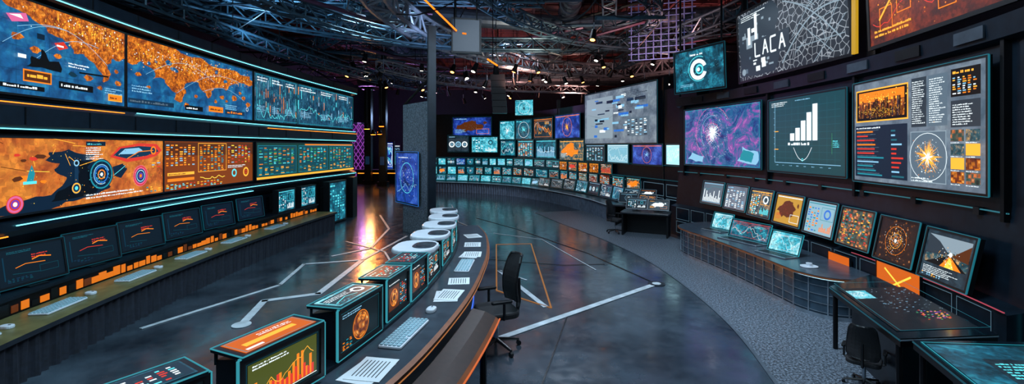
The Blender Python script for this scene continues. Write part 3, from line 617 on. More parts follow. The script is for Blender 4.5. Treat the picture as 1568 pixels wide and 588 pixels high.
def laptop(x,y,z,rz,bg,ct,W=.55):
    mb=MB();mb.M=Matrix.Translation((x,y,z))@Matrix.Rotation(rz,4,'Z')
    mb.rbox((0,-.12,.012),(W,.34,.022),.02,chrome)
    for j in range(4):
        for i in range(11): mb.box((-W*.42+i*W*.084,-.2+j*.05,.026),(W*.07,.04,.006),bezel)
    put_screen(mb,(-W/2+.02,.07),(W/2-.02,.07),.04,.42,bg,ct,tilt=.35,bez=.018,depth=.02,edge=E['teal']);return mb.obj('laptop')
laptop(5.2,11.5,.7,-1.15,tealb,dash(('white','dteal','white'),3),.6);laptop(5.2,10.2,.7,-1.2,teals,dash(('red','cyan','white'),3),1.05);laptop(5.25,8.95,.7,-1.25,tealb,dash(('white','teal','cyan'),3),.7)
mb=MB();mb.M=Matrix.Translation((5.2,8.0,.7));mb.rbox((0,0,.012),(.28,.22,.02),.1,plastic);mb.tube((0,0,.02),(0,0,.07),.04,plastic,14,.05);mb.obj('saucer_and_cup')
# foreground control tables
def table(name,c4,z,top,ct):
    mb=MB();mb.prism(c4,z-.09,z,dark2,top)
    xs=sum(p[0] for p in c4)/4;ys=sum(p[1] for p in c4)/4
    inner=[(xs+(x-xs)*.62,ys+(y-ys)*.62) for x,y in c4]
    mb.prism(inner,0,z-.09,dark)
    for i in range(4):
        a=c4[i];b=c4[(i+1)%4];mb.tube((a[0],a[1],z-.02),(b[0],b[1],z-.02),.010,E['dteal'] if i%2 else chrome)
        x=xs+(a[0]-xs)*.9;y=ys+(a[1]-ys)*.9;mb.tube((x,y,0),(x,y,z-.09),.03,dark2,8)
    A=Vector((*c4[3],z+.002));U=Vector((*c4[2],z+.002))-A;V=Vector((*c4[0],z+.002))-A
    W=U.length;H=V.length;c=Canvas(mb,A,U.normalized(),V.normalized(),Vector((0,0,1)),W,H);ct(c);return mb.obj(name)
def t1(c):
    c.rect(.06,.1,.94,.92,em('display_glass_navy','#0a1620',1));c.rect(.1,.68,.36,.86,tealb);c.text(.12,.8,.2,4,.012,E['white'])
    for i in range(110): c.rect(*(lambda x,y:(x,y,x+R.uniform(.008,.03),y+.006))(R.uniform(.3,.9),R.uniform(.35,.85)),E[R.choice(['slate','sky','nav2','grey'])])
    for i in range(60): c.rect(*(lambda x,y:(x,y,x+.02,y+.01))(R.uniform(.5,.78),R.uniform(.18,.34)),E[R.choice(['pink','amber','green','red','purple'])])
    c.out(.03,.03,.97,.97,.005,E['etl'])
table('control_table',[(4.45,6.4),(5.5,7.0),(5.05,4.75),(3.95,4.65)],.85,glassd,t1)
def t2(c): c.rect(.05,.08,.95,.92,teals);c.out(.03,.04,.97,.96,.01,E['teal']);c.rect(.3,.3,.8,.7,slateh);c.text(.34,.62,.4,6,.02,E['cyan']);c.table(.1,.12,.9,.26,4,10,[E['etl'],E['sky']])
table('control_table',[(3.95,4.5),(5.1,4.45),(4.75,3.1),(3.5,3.2)],.9,glassd,t2)

# ---------------------------------------------------------------- office chair
def chair(x,y,rz,s=1.0,seatm=None,trim=None):
    mb=MB();mb.M=Matrix.Translation((x,y,0))@Matrix.Rotation(rz,4,'Z')@Matrix.Scale(s,4);sm_=seatm or mesh_m
    for i in range(5):
        a=i*2*math.pi/5+.3;e=(.32*math.cos(a),.32*math.sin(a));mb.tube((0,0,.13),(e[0],e[1],.08),.028,bezel,6,.018)
        mb.tube((e[0]-.02*math.sin(a),e[1]+.02*math.cos(a),.032),(e[0]+.02*math.sin(a),e[1]-.02*math.cos(a),.032),.032,bezel,10)
    mb.tube((0,0,.1),(0,0,.45),.03,chrome,10);mb.box((0,0,.44),(.24,.24,.04),bezel)
    mb.rbox((0,0,.50),(.54,.52,.09),.12,sm_)
    nx,nz=8,8;vs=[];fs=[]
    for k in(0,1):
        for j in range(nz+1):
            for i in range(nx+1):
                u=i/nx*2-1;v=j/nz;w=.25*(1-.25*v*v)*(1 if 0<j<nz else .85)
                vs.append((u*w,.27-.07*u*u-.06*math.sin(v*3.0)+.08*v+k*.03,.6+v*.62))
    g=(nx+1)*(nz+1)
    for k in(0,1):
        for j in range(nz):
            for i in range(nx): a=k*g+j*(nx+1)+i;fs.append((a,a+1,a+nx+2,a+nx+1))
    mb.mesh(vs,fs,sm_)
    rim=[vs[i] for i in range(nx+1)]+[vs[j*(nx+1)+nx] for j in range(1,nz+1)]+[vs[nz*(nx+1)+i] for i in range(nx-1,-1,-1)]+[vs[j*(nx+1)] for j in range(nz-1,-1,-1)]
    rim=[(a,b+.015,c) for a,b,c in rim];mb.pipe(rim,.018,trim or bezel)
    mb.pipe([(0,.1,.46),(0,.3,.46),(0,.33,.6),(0,.32,.9)],.025,bezel)
    for sx in(-1,1):
        mb.pipe([(sx*.2,0,.47),(sx*.31,0,.49),(sx*.31,.0,.7)],.018,bezel);mb.rbox((sx*.31,-.03,.71),(.07,.28,.035),.03,bezel)
    return mb.obj('office_chair')
# ---------------------------------------------------------------- central console
CC=Path([(-3.0,1.2),(-2.3,2.1),(-1.8,2.9),(-1.48,3.7),(-1.28,4.5),(-1.1,5.6),(-1.02,6.7),(-1.0,7.9),(-1.12,9.4),(-1.4,10.6)]);Cl=CC.y
mb=MB();S=CC.sm(Cl(1.3),Cl(10.4),70)
ctop=solid('console_top_slate','#35404a',.3)
mb.sweep(S,[(-.36,0),(-.36,1.0),(-.32,1.03),(.04,1.03),(.04,1.0),(.56,1.0),(.6,.98),(.6,.93),(.42,.9),(.3,.0)],[dark,dark,dark,dark,ctop,wood,dark2,dark2,dark2],cap=dark)
mb.sweep(S,[(.601,.94),(.607,.94),(.607,.95),(.601,.95)],em('light_strip_warm_dim','#a86a3a',1),closed=True)
mb.sweep(S,[(.31,.08),(.33,.08),(.33,.1),(.31,.1)],strip_b,closed=True)
mb.sweep(S,[(-.365,.9),(-.375,.9),(-.375,.91),(-.365,.91)],E['teal'],closed=True)
L2=CC.sm(Cl(2.2),Cl(5.5),30)
mb.sweep(L2,[(.62,.86),(.65,.89),(.80,.86),(.93,.80),(.98,.76),(.9,.72),(.66,.8)],[leather,leather,leather,wood,wood,dark2,dark2],closed=True,cap=dark2)
mb.sweep(L2,[(.97,.775),(.985,.775),(.985,.785),(.97,.785)],em('trim_orange_glow','#c86028',1.1),closed=True)
for l in (Cl(2.5),Cl(3.4),Cl(4.4),Cl(5.4)):
    p=CC.pt(l,.8);mb.tube((p.x,p.y,0),(p.x,p.y,.8),.04,dark2,8)
mb.obj('curved_operator_console')
def c1(c): c.rect(.05,.08,.95,.92,E['olive']);c.bars(.12,.12,.9,.72,13,E['orange']);c.bars(.15,.12,.93,.5,13,E['red']);c.line([(.08,.1),(.95,.1)],.015,E['white']);c.text(.1,.84,.5,2,.03,E['white']);c.wave(.1,.3,.9,.8,18,E['amber'],.012);c.out(.03,.05,.97,.95,.01,E['dteal'])
def c2(c):
    c.disc(.5,.42,.36,E['brown']);c.disc(.5,.42,.33,photo_o)
    for r in(.1,.18,.26,.33): c.ring(.5,.42,r,r+.012,E['brown'])
    c.ring(.5,.42,.35,.37,E['orange']);c.text(.06,.88,.6,2,.03,E['sky']);c.out(.02,.03,.98,.97,.01,E['etl']);c.table(.06,.05,.3,.3,6,3,[E['orange'],E['teal'],E['dteal']])
def c3(c): c.rect(.05,.1,.55,.8,E['brown']);c.disc(.3,.45,.26,photo_o);c.ring(.3,.45,.24,.26,E['orange']);c.ring(.3,.45,.1,.12,E['amber']);c.table(.6,.1,.95,.8,10,4,[E['teal'],E['orange'],E['red'],E['sky'],E['dteal']]);c.text(.06,.88,.6,1,.03,E['white'])
lede=em('lid_edge_glow','#3aa0b0',.8);lidm=solid('lid_frame','#1a2c36',.3,.3)
def conbox(l,w,z0,z1,bg,ct,topm,topk,sh=0.0,white=False):
    # wedge-backed monitor: lit upright face toward the operator, lid on top
    mb=MB();p0=CC.pt(l-w/2,-.02+sh);p1=CC.pt(l+w/2,-.02+sh)
    put_screen(mb,p0,p1,z0+.05,z1,bg,ct,bez=.035,depth=.05,edge=lede)
    q0=CC.pt(l-w/2,-.30+sh);q1=CC.pt(l+w/2,-.30+sh);r0=p0.lerp(q0,.16);r1=p1.lerp(q1,.16)
    zb=z1-.03
    vs=[(r0.x,r0.y,z0),(r1.x,r1.y,z0),(q1.x,q1.y,z0),(q0.x,q0.y,z0),(r0.x,r0.y,z1+.02),(r1.x,r1.y,z1+.02),(q1.x,q1.y,zb),(q0.x,q0.y,zb)]
    mb.mesh(vs,[(0,3,2,1),(0,1,5,4),(1,2,6,5),(2,3,7,6),(3,0,4,7),(4,5,6,7)],dark)
    if white:
        c_=(p0+p1+q0+q1)/4;rz=math.atan2(p1.y-p0.y,p1.x-p0.x)
        Tm=Matrix.Rotation(rz,4,'Z')
        off=(q0-p0).normalized()*.10
        mb.rbox((c_.x+off.x,c_.y+off.y,z1+.07),(w+.10,.58,.07),.24,plastic,T=Tm)
        mb.rbox((c_.x-off.x*.2,c_.y-off.y*.2,z1+.108),(w*.66,.30,.012),.14,greyp,T=Tm)
        mb.rbox((c_.x-off.x*.2,c_.y-off.y*.2,z1+.116),(w*.5,.20,.008),.09,topm,T=Tm)
        mb.obj('white_lidded_display_unit');return
    d=Vector((p0.x-q0.x,p0.y-q0.y)).normalized()
    O=Vector((p0.x+d.x*.03,p0.y+d.y*.03,z1+.055));U=Vector((p1.x-p0.x,p1.y-p0.y,0));V=Vector((q0.x-d.x*.03,q0.y-d.y*.03,z1+.045))-O
    W=U.length;H=V.length;U.normalize();Vn=V.normalized();N=U.cross(Vn);N=N if N.z>0 else -N
    lid=[O-U*.02,O+U*(W+.02),O+U*(W+.02)+V,O-U*.02+V]
    mb.mesh(lid+[v-Vector((0,0,.025)) for v in lid],[(0,1,2,3),(7,6,5,4),(0,4,5,1),(1,5,6,2),(2,6,7,3),(3,7,4,0)],lidm)
    for i in range(4): mb.tube(lid[i],lid[(i+1)%4],.005,lede)
    for q in(r0,r1,q0,q1): mb.tube((q.x,q.y,z1-.06),(q.x,q.y,z1+.04),.012,lidm)
    c=Canvas(mb,O,U,Vn,N,W,H);c.rect(.04,.1,.96,.9,topm);topk(c);mb.obj('console_display_unit')
tk1=lambda c:(c.rect(.15,.38,.8,.55,E['amber']),c.rect(.1,.2,.3,.28,E['white']),c.text(.4,.72,.5,2,.04,E['white']),c.out(.06,.13,.94,.87,.015,E['teal']))
tk2=lambda c:(c.rect(.08,.16,.92,.8,E['dteal']),c.text(.1,.68,.6,3,.04,E['white']),c.ring(.75,.5,.12,.2,E['white']),c.line([(.1,.3),(.4,.45),(.6,.3)],.03,E['cyan']),c.table(.1,.2,.5,.3,2,6,[E['teal'],E['sky']]))
tk3=lambda c:(c.rect(.06,.14,.94,.86,E['mid']),c.table(.1,.2,.9,.8,6,8,[E['white'],E['red'],E['dteal'],E['cyan']]))
blk=em('display_near_black','#0a1418',1)
specs=[(Cl(1.85),.6,blk,c2,teals,tk2,.06),(Cl(2.5),.56,blk,c3,teals,tk3,.08),(Cl(3.22),.62,blk,c1,orp,tk1,.10),(Cl(4.08),.62,blk,c2,tealb,tk2,.05),(Cl(4.86),.5,blk,c3,tealb,tk3,.02),(Cl(5.48),.5,blk,c3,teals,tk3,.02)]
for l,w,bg,ct,tm,tk,sh in specs: conbox(l,w,1.03,1.42,bg,ct,tm,tk,sh)
for yy in(6.2,7.1,8.0,8.9,9.8): conbox(Cl(yy),.6,1.03,1.36,blk,dash(('cyan','white','orange'),4),slateh,None,0,True)
for yy,o in((3.1,.3),(4.45,.27),(6.9,.3),):
    p,n=CC.atL(Cl(yy));q=p+n*o;keyboard('keyboard',q.x,q.y,1.0,math.atan2(n.y,n.x)+math.pi/2,.68,.22)
q=CC.pt(Cl(5.05),.3);mouse(q.x,q.y,1.0,1.4)
def papers(yy,o,n_=2,w=.3,h=.38):
    mb=MB();p,n=CC.atL(Cl(yy));q=p+n*o
    for i in range(n_):
        mb.M=Matrix.Translation((q.x+i*.03,q.y+i*.04,1.001+i*.004))@Matrix.Rotation(math.atan2(n.y,n.x)+R.uniform(-.3,.3),4,'Z')
        mb.box((0,0,.002),(w,h,.003),paper)
        for k in range(7): mb.box((-w*.35+k*w*.11,0,.0045),(.008,h*.7,.002),greyp)
    mb.obj('paper_sheets')
papers(3.75,.32,2);papers(5.55,.32,2,.28,.4);papers(6.15,.34,1,.28,.3);papers(7.6,.3,2);papers(8.4,.3,1);papers(9.2,.3,1)
chair(-.22,6.35,-1.2,1.05);chair(4.12,5.35,2.4,.62)

# ---------------------------------------------------------------- partition
mb=MB();a=Vector((-3.6,15.3));b=Vector((-2.5,13.9));d=(b-a).normalized();n=Vector((d.y,-d.x))
speck=solid('speckled_grey_panel','#66737f',.6,0,.75,22)
mb.prism([tuple(a+n*-.12),tuple(b+n*-.12),tuple(b+n*.05),tuple(a+n*.05)],0,4.2,speck)
c_=b+d*.12;mb.box((c_.x,c_.y,3.2),(.22,.5,6.4),dark,rz=.25);mb.box((c_.x-.115,c_.y-.03,3.2),(.01,.4,6.3),greyp,rz=.25);mb.tube((a.x,a.y,4.2),(b.x,b.y,4.9),.04,dark2)
mb.obj('partition_wall')
def pb(c): c.dots(.5,.5,.2,.2,160,[E['sky'],E['purple'],E['white']]);c.ring(.5,.5,.3,.31,E['cyan']);c.text(.1,.9,.5,1,.02,E['white']);c.wave(.05,.1,.95,.4,20,E['sky'],.008)
screen('partition_monitor',tuple(a+n*.17-d*.25),tuple(b+n*.17-d*.45),1.0,2.6,blueh,pb,bez=.04,edge=E['blue'])

# ---------------------------------------------------------------- back wall
BW=Path([(-5.9,31.2),(-5.3,31),(-2.6,30.5),(0,29.5),(1.4,28),(2.6,26),(3.6,23.6),(4.5,21.5),(5.8,17.5),(6.3,15.8)]);Bx=BW.x
mb=MB();mb.sweep(BW.sm(0,BW.L[-1],60),[(-.1,0),(-.1,5.0),(-.6,5.0),(-.6,0)],dark,cap=dark)
for z in(1.52,2.08): mb.sweep(BW.sm(0,BW.L[-1],60),[(-.09,z),(-.05,z),(-.05,z+.02),(-.09,z+.02)],E['dteal'],closed=True)
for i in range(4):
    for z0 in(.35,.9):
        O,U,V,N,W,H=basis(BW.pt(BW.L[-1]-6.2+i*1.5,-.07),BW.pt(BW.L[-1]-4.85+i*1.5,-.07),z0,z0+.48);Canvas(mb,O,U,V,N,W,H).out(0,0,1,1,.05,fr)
for xx in(2.5,3.68,5.75): 
    p=BW.pt(Bx(xx),-.2);mb.box((p.x,p.y,2.75),(.2,.2,5.5),dark2)
mb.obj('curved_back_monitor_wall')
def bsc(x0,x1,z0,z1,bg,ct): pscreen('back_wall_monitor',BW,Bx(x0),Bx(x1),z0,z1,bg,ct,off=.05,gap=.05,bez=.04,edge=E['dteal'])
D=dash
bsc(-4.33,-2.86,2.5,3.55,slateh,D(('white','sky','white'),5));bsc(-2.7,-.9,2.46,3.44,tealb,D(('dteal','white','navy'),4));bsc(-.76,.25,2.25,3.2,teals,D(('cyan','white','sky'),3));bsc(.38,1.37,2.2,3.2,teals,D(('cyan','orange','white'),0))
bsc(1.48,2.57,2.15,3.2,teals,D(('cyan','white','sky'),1));bsc(2.72,3.73,2.1,3.15,photo_t,D(('amber','white','orange'),6));bsc(3.78,4.45,2.1,2.9,slateh,D(('sky','teal','white'),0));bsc(4.51,5.09,2.1,2.9,em('display_pale_cyan','#80c0d4',1),D(('white','sky','white'),3))
bsc(5.17,5.81,2.1,2.88,blueh,D(('orange','sky','white'),2));bsc(5.86,6.18,2.15,2.87,em('display_white_cyan','#b8f4ff',1.1),D(('sky','white','white'),3))
bsc(-4.0,-1.32,3.58,4.75,blueh,D(('orange','sky','brown'),6));bsc(-.8,.22,3.3,4.45,tealb,D(('navy','white','orange'),2));bsc(.25,1.27,3.3,4.5,teals,D(('white','cyan','sky'),2));bsc(1.35,2.4,3.3,4.5,slateh,D(('orange','amber','sky'),3));bsc(2.5,3.58,3.3,4.55,blueh,D(('orange','amber','amber'),2))
def big(c):
    c.rect(.03,.1,.45,.9,E['grey'])
    for i in range(44):
        x=R.uniform(.04,.8);y=R.uniform(.08,.85);w=R.uniform(.03,.14);h=R.uniform(.02,.06);c.rect(x,y,x+w,y+h,E[R.choice(['navy','white','blue','nav2','dgrey','sky'])])
    for i in range(10): c.line([(R.random(),R.random()),(R.random(),R.random())],.003,E['dgrey'])
    c.text(.6,.92,.3,5,.015,E['navy']);c.rect(.65,.12,.92,.45,E['slate']);c.table(.66,.14,.91,.43,9,5,[E['white'],E['navy'],E['sky']])
bsc(3.74,5.71,2.97,5.38,greyh,big)
screen('hanging_screen',(.2,27.5),(1.25,27.2),4.7,5.6,tealb,D(('white','navy','white'),2),bez=.04)
x=-5.6
while x<2.6:
    w=R.uniform(.42,.7);bsc(x,x+w,1.62,2.02,R.choice([teals,tealb,slateh,blueh,tealb]),D(('cyan','white','sky')))
    x+=w+.04
x=-5.6
while x<5.2:
    w=R.uniform(.5,.7) if x<2.5 else .33
    bsc(x,x+w,1.0,1.46,R.choice([teals,tealb,slateh,teals] if x<1.5 else [slateh,photo_m,teals,redh]),D(('cyan','white','orange')));x+=w+.05
x=2.7
while x<4.6: bsc(x,x+.36,1.55,1.98,R.choice([slateh,photo_o,teals,photo_m]),D(('amber','white','red')));x+=.4
BC=Path([(-5.4,28.8),(-2.4,27.8),(-.1,26),(1.3,24),(2.4,21.8),(3.2,19.4),(3.6,17.3)])
mb=MB();mb.sweep(BC.sm(0,BC.L[-1],50),[(0,.56),(0,.62),(-1.1,.62),(-1.1,.9),(-1.5,.9),(-1.5,0)],[deskm,ctop,dark,dark,dark],cap=dark)
mb.sweep(BC.sm(0,BC.L[-1],50),[(.01,.6),(.03,.6),(.03,.62),(.01,.62)],E['slate'],closed=True)
S=BC.sm(0,BC.L[-1],420);vs=[]
for i,(p,nn) in enumerate(S):
    o=-.06+.035*math.sin(i*1.3);vs+=[(p.x+nn.x*o,p.y+nn.y*o,0),(p.x+nn.x*o,p.y+nn.y*o,.57)]
mb.mesh(vs,[(2*i,2*i+2,2*i+3,2*i+1) for i in range(len(S)-1)],solid('grey_skirt_cloth','#566274',.7))
p,nn=BC.atL(BC.L[-1]);q1=p+nn*-1.5;mb.poly([(p.x,p.y,0),(q1.x,q1.y,0),(q1.x,q1.y,.6),(p.x,p.y,.6)],cloth)
mb.obj('curved_console_desk')
l=.3
while l<BC.L[-1]-.8:
    if l<7.5: screen('desk_monitor',BC.pt(l,-.8),BC.pt(l+.62,-.8),.68,1.02,R.choice([teals,tealb,teals]),D(('cyan','white','sky')),tilt=.2,bez=.02,depth=.05,edge=E['teal'],stand=.03);l+=.74
    else:
        screen('desk_monitor',BC.pt(l,-.7),BC.pt(l+.95,-.7),.7,1.2 if l>9 else 1.1,R.choice([deskdark,slateh,teals]),D(('sky','white','teal')),tilt=.2,bez=.03,depth=.08,edge=E['dteal'],stand=.04);l+=1.12
def sdesk(x,y,rz):
    mb=MB();mb.M=Matrix.Translation((x,y,0))@Matrix.Rotation(rz,4,'Z')
    mb.rbox((0,0,.72),(1.5,.75,.06),.06,deskm);mb.box((0,.3,.36),(1.4,.04,.7),dark2)
    for sx in(-1,1): mb.box((sx*.68,0,.35),(.05,.6,.7),dark2);
    put_screen(mb,(-.6,.05),(.0,.05),.84,1.14,deskdark,D(('sky','white','teal')),tilt=.5,bez=.03,depth=.06,edge=E['slate'],stand=.04)
    put_screen(mb,(.08,.05),(.65,.05),.84,1.12,slateh,D(('orange','amber','white')),tilt=.5,bez=.03,depth=.06,edge=E['slate'],stand=.04);mb.obj('operator_desk')
sdesk(4.25,14.5,-.45);sdesk(4.4,16.2,-.5);sdesk(4.95,18.0,-.6)
chair(3.35,14.9,.9,.85)

# ---------------------------------------------------------------- far hall
mb=MB();cx,cy,rr=-14.2,42,1.0;pur=em('lattice_purple_glow','#9040a8',.9);n=16
mb.tube((cx,cy,0),(cx,cy,4.9),.85,solid('purple_column_core','#3a1448',.5),20)
for i in range(n):
    for sgn in(-1,1):
        pts=[(cx+rr*math.cos(2*math.pi*i/n+sgn*k*.2),cy+rr*math.sin(2*math.pi*i/n+sgn*k*.2),k*.31) for k in range(17)];mb.pipe(pts,.03,pur,4)
mb.tube((cx,cy,4.85),(cx,cy,5.0),1.1,dark,20);mb.tube((cx,cy,0),(cx,cy,.1),1.1,dark,20);mb.obj('lattice_column')
for x,y,z1 in((-11.5,40,3.2),(-10.3,44,3.4),(-8.6,37,3.0),(-7.8,46,3.6),(-12.6,47,3.0)):
    screen('information_kiosk',(x,y),(x+1.1,y-.1),.9,z1,R.choice([blueh,slateh,slateh]),D(('white','sky','cyan')),bez=.12,depth=.4,stand=.78)
for x,y in((-9.3,33),(-7.2,40),(-10.8,34.4)):
    mb=MB();mb.box((x,y,3.6),(.5,.5,7.2),dark);mb.box((x,y,.15),(.7,.7,.3),dark2);mb.box((x,y,7.2),(.8,.8,.2),dark2);mb.box((x,y-.26,1.8),(.3,.02,.6),E['navy']);mb.obj('support_column')
mb=MB();mb.box((-10.4,36,.5),(3.4,.8,1.0),dark);mb.box((-10.4,35.6,1.02),(3.6,1.0,.06),deskm);mb.box((-10.4,35.58,.75),(3.2,.02,.05),strip_o);mb.obj('reception_counter')
for x,y,z in((-7.3,23,3.7),(-7.9,26,3.5),(-7.0,24.5,3.9),(-8.4,29,3.6),(-9.0,31,3.8)):
    mb=MB();mb.tube((x,y,z),(x,y,z+.28),.16,dark2,14,.06);mb.tube((x,y,z-.01),(x,y,z+.02),.13,em('lamp_glow_deep_orange','#ff5a10',26),14);mb.tube((x,y,z+.28),(x,y,ZC),.012,dark2,5);mb.obj('pendant_lamp')

# ---------------------------------------------------------------- ceiling structure
mb=MB();bm=solid('beam_maroon','#5e363c',.5,.3)
for i in range(15): mb.box((X0+1+i*2,(Y0+Y1)/2,ZC-.12),(.1,Y1-Y0-.2,.24),bm)
for i in range(27): mb.box(((X0+X1)/2,Y0+1+i*2-.1,ZC-.08),(X1-X0-.2,.07,.16),bm)
for i in range(29): mb.box((X0+.5+i*1,(Y0+Y1)/2,ZC-.03),(.03,Y1-Y0-.2,.05),bm)
for i in range(52): mb.box(((X0+X1)/2,Y0+.5+i,ZC-.03),(X1-X0-.2,.03,.05),bm)
mb.obj('ceiling_grid_beams')
def truss(path,w,m,name='lighting_truss',r=.03,sp=.55):
    mb=MB();P=[Vector(p) for p in path]
    q=Path([(p.x,p.y) for p in P]);Z0=P[0].z;Z1=P[-1].z;N=max(4,int(q.L[-1]/sp));pp=[]
    for i in range(N+1):
        p,n=q.atL(q.L[-1]*i/N);z=Z0+(Z1-Z0)*i/N;pp.append([Vector((p.x+n.x*o,p.y+n.y*o,z+h)) for o,h in((-w/2,0),(w/2,0),(w/2,w),(-w/2,w))])
    for i in range(N):
        for k in range(4): mb.tube(pp[i][k],pp[i+1][k],r,m,6)
        for k in range(4):
            a,b=(k,(k+1)%4) if i%2 else((k+1)%4,k);mb.tube(pp[i][a],pp[i+1][b],r*.6,m,4)
        if i%2==0:
            for k in range(4): mb.tube(pp[i][k],pp[i][(k+1)%4],r*.6,m,4)
    for i in range(0,N+1,max(2,N//5)): mb.tube(pp[i][3],(pp[i][3].x,pp[i][3].y,ZC-.25),.015,dark2,4)
    mb.obj(name)
truss([(-9.5,7,6.4),(-9.3,12,6.4),(-8.6,19,6.4),(-7.3,26,6.4),(-4.8,31,6.4)],.5,steelb,r=.045)
truss([(-3.2,9.5,6.6),(-3.6,13,6.6),(-2.6,17.5,6.6),(0,21.6,6.6),(3.2,24.2,6.6),(6.5,24.5,6.6),(9.5,21,6.6)],.6,steel,r=.07)
truss([(-6.5,8,6.3),(-5.9,12,6.3),(-4.2,15,6.3),(-1.5,16.5,6.3)],.4,steelb,r=.04)
truss([(-2.0,9,6.9),(-.5,14,6.9),(2.5,18,6.9),(7,20,6.9)],.4,steelb,r=.045)
truss([(-12,20,7.2),(-5,22,7.2),(3,21,7.2),(10,17,7.2)],.5,steelb)
truss([(-12,13,7.3),(-6,14,7.3),(1,14.5,7.3)],.45,steelb,r=.04)
truss([(-14,30,7.4),(-6,31,7.4),(4,30,7.4),(12,28,7.4)],.5,steelb)
truss([(-13,24,7.0),(-7,18,7.0),(-3.5,11,7.0)],.4,steelb)
truss([(3,14,7.6),(4.5,22,7.6),(5,32,7.6)],.45,steelb)
truss([(-8.3,9,5.9),(-8.0,14,5.9),(-7.4,18,5.9),(-6.6,21,5.9)],.3,steelb,r=.04)
truss([(5.6,24,6.9),(6.2,19,6.9),(7.2,15,6.9),(8,10,6.9)],.5,steelb,r=.05)
truss([(-5.5,19,6.0),(-3.5,23,6.0),(0,26,6.0),(4.5,27,6.0)],.4,steel,r=.04)
truss([(-11,10,6.8),(-8,15,6.8),(-3,18.5,6.8),(2,19,6.8)],.45,steelb,r=.045)
truss([(-1,10.5,7.2),(3,12.5,7.2),(5,16,7.2),(4.6,21,7.2)],.4,steelb,r=.04)
duct=solid('duct_dark_metal','#3c4a58',.4,.5)
for pts,r in (([(-14,16,7.9),(-6,17,7.9),(2,19,7.9),(11,17,7.9)],.35),([(-10,10,8.3),(-7,20,8.3),(-5,34,8.3)],.3),([(2,12,8.45),(2.6,24,8.45),(3,40,8.45)],.4),([(-13,27,8.2),(0,26,8.2),(11,24,8.2)],.3),([(-12,36,8),(11,35,8)],.45)):
    mb=MB()
    for a,b in zip(pts,pts[1:]):
        mb.tube(a,b,r,duct,16);A=Vector(a);B=Vector(b);n=int((B-A).length/1.2)
        for i in range(n):
            c=A.lerp(B,i/n);e=(B-A).normalized()*.04;mb.tube(c-e,c+e,r+.03,duct,16)
    for p in pts: mb.tube((p[0],p[1],p[2]),(p[0],p[1],ZC-.25),.02,dark2,5)
    mb.obj('air_duct')
mb=MB()
pcol=solid('pipe_purple','#563850',.4,.5)
for i in range(70):
    a=Vector((R.uniform(-13,10),R.uniform(9,34),R.uniform(6.6,8.6)));d=Vector((R.choice([-1,1])*R.uniform(1.5,6),R.uniform(-3,5),R.uniform(-.2,.3)))
    m_=R.choice([duct,steelb,dark2,pcol]);b=a+d;b.x=min(12,max(-15,b.x));b.z=min(8.8,b.z);mb.tube(a,b,R.uniform(.02,.07),m_,6)
    if i%2:
        pts=[a.lerp(b,t/8)-Vector((0,0,1.2*math.sin(math.pi*t/8)*R.uniform(.9,1))) for t in range(9)];mb.pipe(pts,.018,dark2,4)
mb.obj('overhead_pipes_and_cables')
mb=MB();lat=solid('lattice_blue_paint','#6a84c8',.4,.3)
for i in range(9): mb.tube((4.7+i*.26,18-i*.1,6.2),(4.7+i*.26,18-i*.1,8.9),.025,lat,5)
for j in range(12): mb.tube((4.6,18.05,6.2+j*.235),(6.9,17.15,6.2+j*.235),.02,lat,5)
mb.obj('hanging_lattice_panel')
mb=MB();mb.box((-1.3,13,5.95),(.85,.12,1.0),dark2,rz=.2);mb.box((-1.3,12.93,5.95),(.75,.01,.9),E['navy'],rz=.2);mb.box((-1.33,12.91,6.0),(.16,.01,.05),E['orange'],rz=.5);mb.tube((-1.6,13,6.4),(-1.6,13,9.1),.02,dark2);mb.tube((-1,13,6.4),(-1,13,9.1),.02,dark2);mb.obj('hanging_sign_box')
mb=MB();mb.tube((-2.35,12.2,6.75),(-1.55,12.8,6.05),.025,lampo,8);mb.tube((-.7,13,5.3),(-.42,13.2,5.15),.025,lampo,8);mb.tube((-2.35,12.2,6.75),(-2.35,12.2,9.1),.012,dark2,4);mb.tube((-1.6,12.75,6.1),(-1.6,12.75,9.1),.012,dark2,4);mb.tube((-.55,13.1,5.23),(-.55,13.1,9.1),.012,dark2,4);mb.obj('orange_tube_lights')
mb=MB()
pos=[(-1.3,17,5.9),(-.6,17.2,5.9),(.9,21.8,6.3),(1.8,22.6,6.3),(2.6,23,6.3),(-2.4,19,6.2),(-2,20,6.1),(-1.2,22,6),(.2,20,6.4),(3.6,19,6.7),(4.4,20,6.2),(-5,25,6.2),(-4.6,27,6.2),(-5.4,28,6.2),(-4,24,6),(-7,24,6.3),(-6,21,6.4),(2.6,14.5,6.5),(5.8,20,5.8),(6.2,18,5.6),(-1,26,6.4),(1.2,27,6.4),(-3.2,30,6),(0,31,6.4)]
for i in range(40): pos.append((R.uniform(-8,7),R.uniform(19,34),R.uniform(6.0,7.2)))
lw2=em('lamp_glow_amber','#ffa050',8)
for i,(x,y,z) in enumerate(pos):
    d=Vector((R.uniform(-.6,.6),R.uniform(-.5,.6),-1)).normalized();c=Vector((x,y,z));mb.tube(c,c+d*.36,.08,dark2,12,.12);mb.tube(c+d*.35,c+d*.362,.08,lw2 if i%3==2 else lampw,12);mb.tube(c,(x,y,z+.25),.02,steel);mb.tube((x,y,z+.25),(x,y,ZC-.1),.012,dark2,4)
mb.obj('stage_spotlights')
mb=MB()
for i in range(6): mb.box((-.7+.02*i,22.5,6.2-i*.32),(.7,.5,.3),dark2);
mb.tube((-.7,22.5,6.3),(-.7,22.5,9.1),.03,dark2);mb.obj('line_array_speaker')

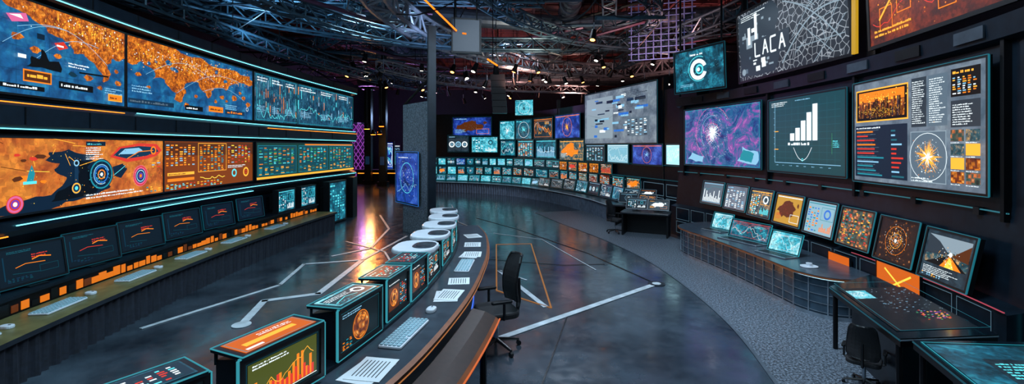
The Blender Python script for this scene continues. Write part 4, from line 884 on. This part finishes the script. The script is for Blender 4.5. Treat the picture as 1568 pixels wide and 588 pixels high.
# ---------------------------------------------------------------- lights
def light(kind,name,loc,energy,col,tgt=None,size=.5,angle=90,blend=.6):
    l=bpy.data.lights.new(name,kind);l.energy=energy;l.color=col
    if kind=='AREA': l.size=size
    elif kind=='SPOT': l.spot_size=math.radians(angle);l.spot_blend=blend;l.shadow_soft_size=size
    else: l.shadow_soft_size=size
    o=bpy.data.objects.new(name,l);o.location=loc;sc.collection.objects.link(o)
    if tgt: o.rotation_euler=(Vector(tgt)-Vector(loc)).to_track_quat('-Z','Y').to_euler()
light('AREA','overhead_fill',(1.5,6.5,7.5),560,(.68,.84,1),(2.2,8,0),2.5)  # area lights added out of frame to brighten the floor, no fixtures behind them
light('AREA','overhead_fill',(-3.5,5,6.5),240,(.5,.82,1),(-4.5,8,0),2.5)
light('AREA','overhead_fill',(0,.5,6.5),170,(.65,.84,1),(0,6,1),2.5)
light('SPOT','fill_spot',(2,16,8.2),1500,(.68,.82,1),(3,11,0),.3,100)
light('SPOT','fill_spot',(0,22,8.2),1900,(.68,.82,1),(0,22,0),.3,110)
light('SPOT','fill_spot',(-4,15,8.2),750,(.45,.8,1),(-4.5,13,0),.3,90)
light('SPOT','fill_spot',(3,6.5,7.5),700,(.65,.85,1),(5.2,9.5,.4),.3,60)  # added spot brightening the right console front; no such fixture hangs here
light('SPOT','fill_spot',(-6,7.5,6.2),500,(.65,.85,1),(-3.0,14.5,3.0),.2,28)  # narrow spot added so the partition panel does not go dark
light('SPOT','fill_spot',(-1.5,7,7.0),420,(.5,.85,1),(-5.8,8,.4),.3,60)  # added spot lifting the left desk skirt; stands for no real lamp
light('SPOT','warm_lamp',(-6.8,21.5,3.6),650,(1,.34,.05),(-5.2,18.0,0),.25,100)
light('POINT','warm_lamp',(-9,29,2.9),160,(1,.45,.15),None,.2)
for x,y,z,e,c in((0,22,5.6,800,(1,.45,.32)),(5,16,5.6,620,(1,.42,.36)),(3.5,27,5.5,1400,(1,.4,.3)),(-4,24,5.5,450,(.65,.5,1)),(-7,13,5.6,560,(.3,.65,1)),(-2,14,5.6,380,(.5,.65,1)),(8,20,5.6,700,(1,.42,.36)),(1,17,5.3,380,(1,.8,.6)),(0,34,5.5,1000,(1,.4,.3))):
    light('SPOT','ceiling_fill_spot',(x,y,z),e,c,(x+.01,y+1.5,z+4),.15,150,.8)  # added upward spots that tint and brighten the ceiling; no real lamps there
light('POINT','violet_hall_light',(-12.5,39,5.5),400,(.75,.3,1),None,.3)
light('POINT','blue_hall_light',(-8,42,5.5),260,(.4,.6,1),None,.3)
w=bpy.data.worlds.new('world');sc.world=w;w.use_nodes=True;w.node_tree.nodes['Background'].inputs[0].default_value=(.02,.03,.05,1);w.node_tree.nodes['Background'].inputs[1].default_value=.5

cam=bpy.data.cameras.new('camera');co=bpy.data.objects.new('camera',cam);co.location=(0,0,2.8);co.rotation_euler=(math.pi/2,0,0)
cam.lens=16.07;cam.sensor_width=36;cam.shift_y=-.044;cam.clip_end=200;sc.collection.objects.link(co);sc.camera=co
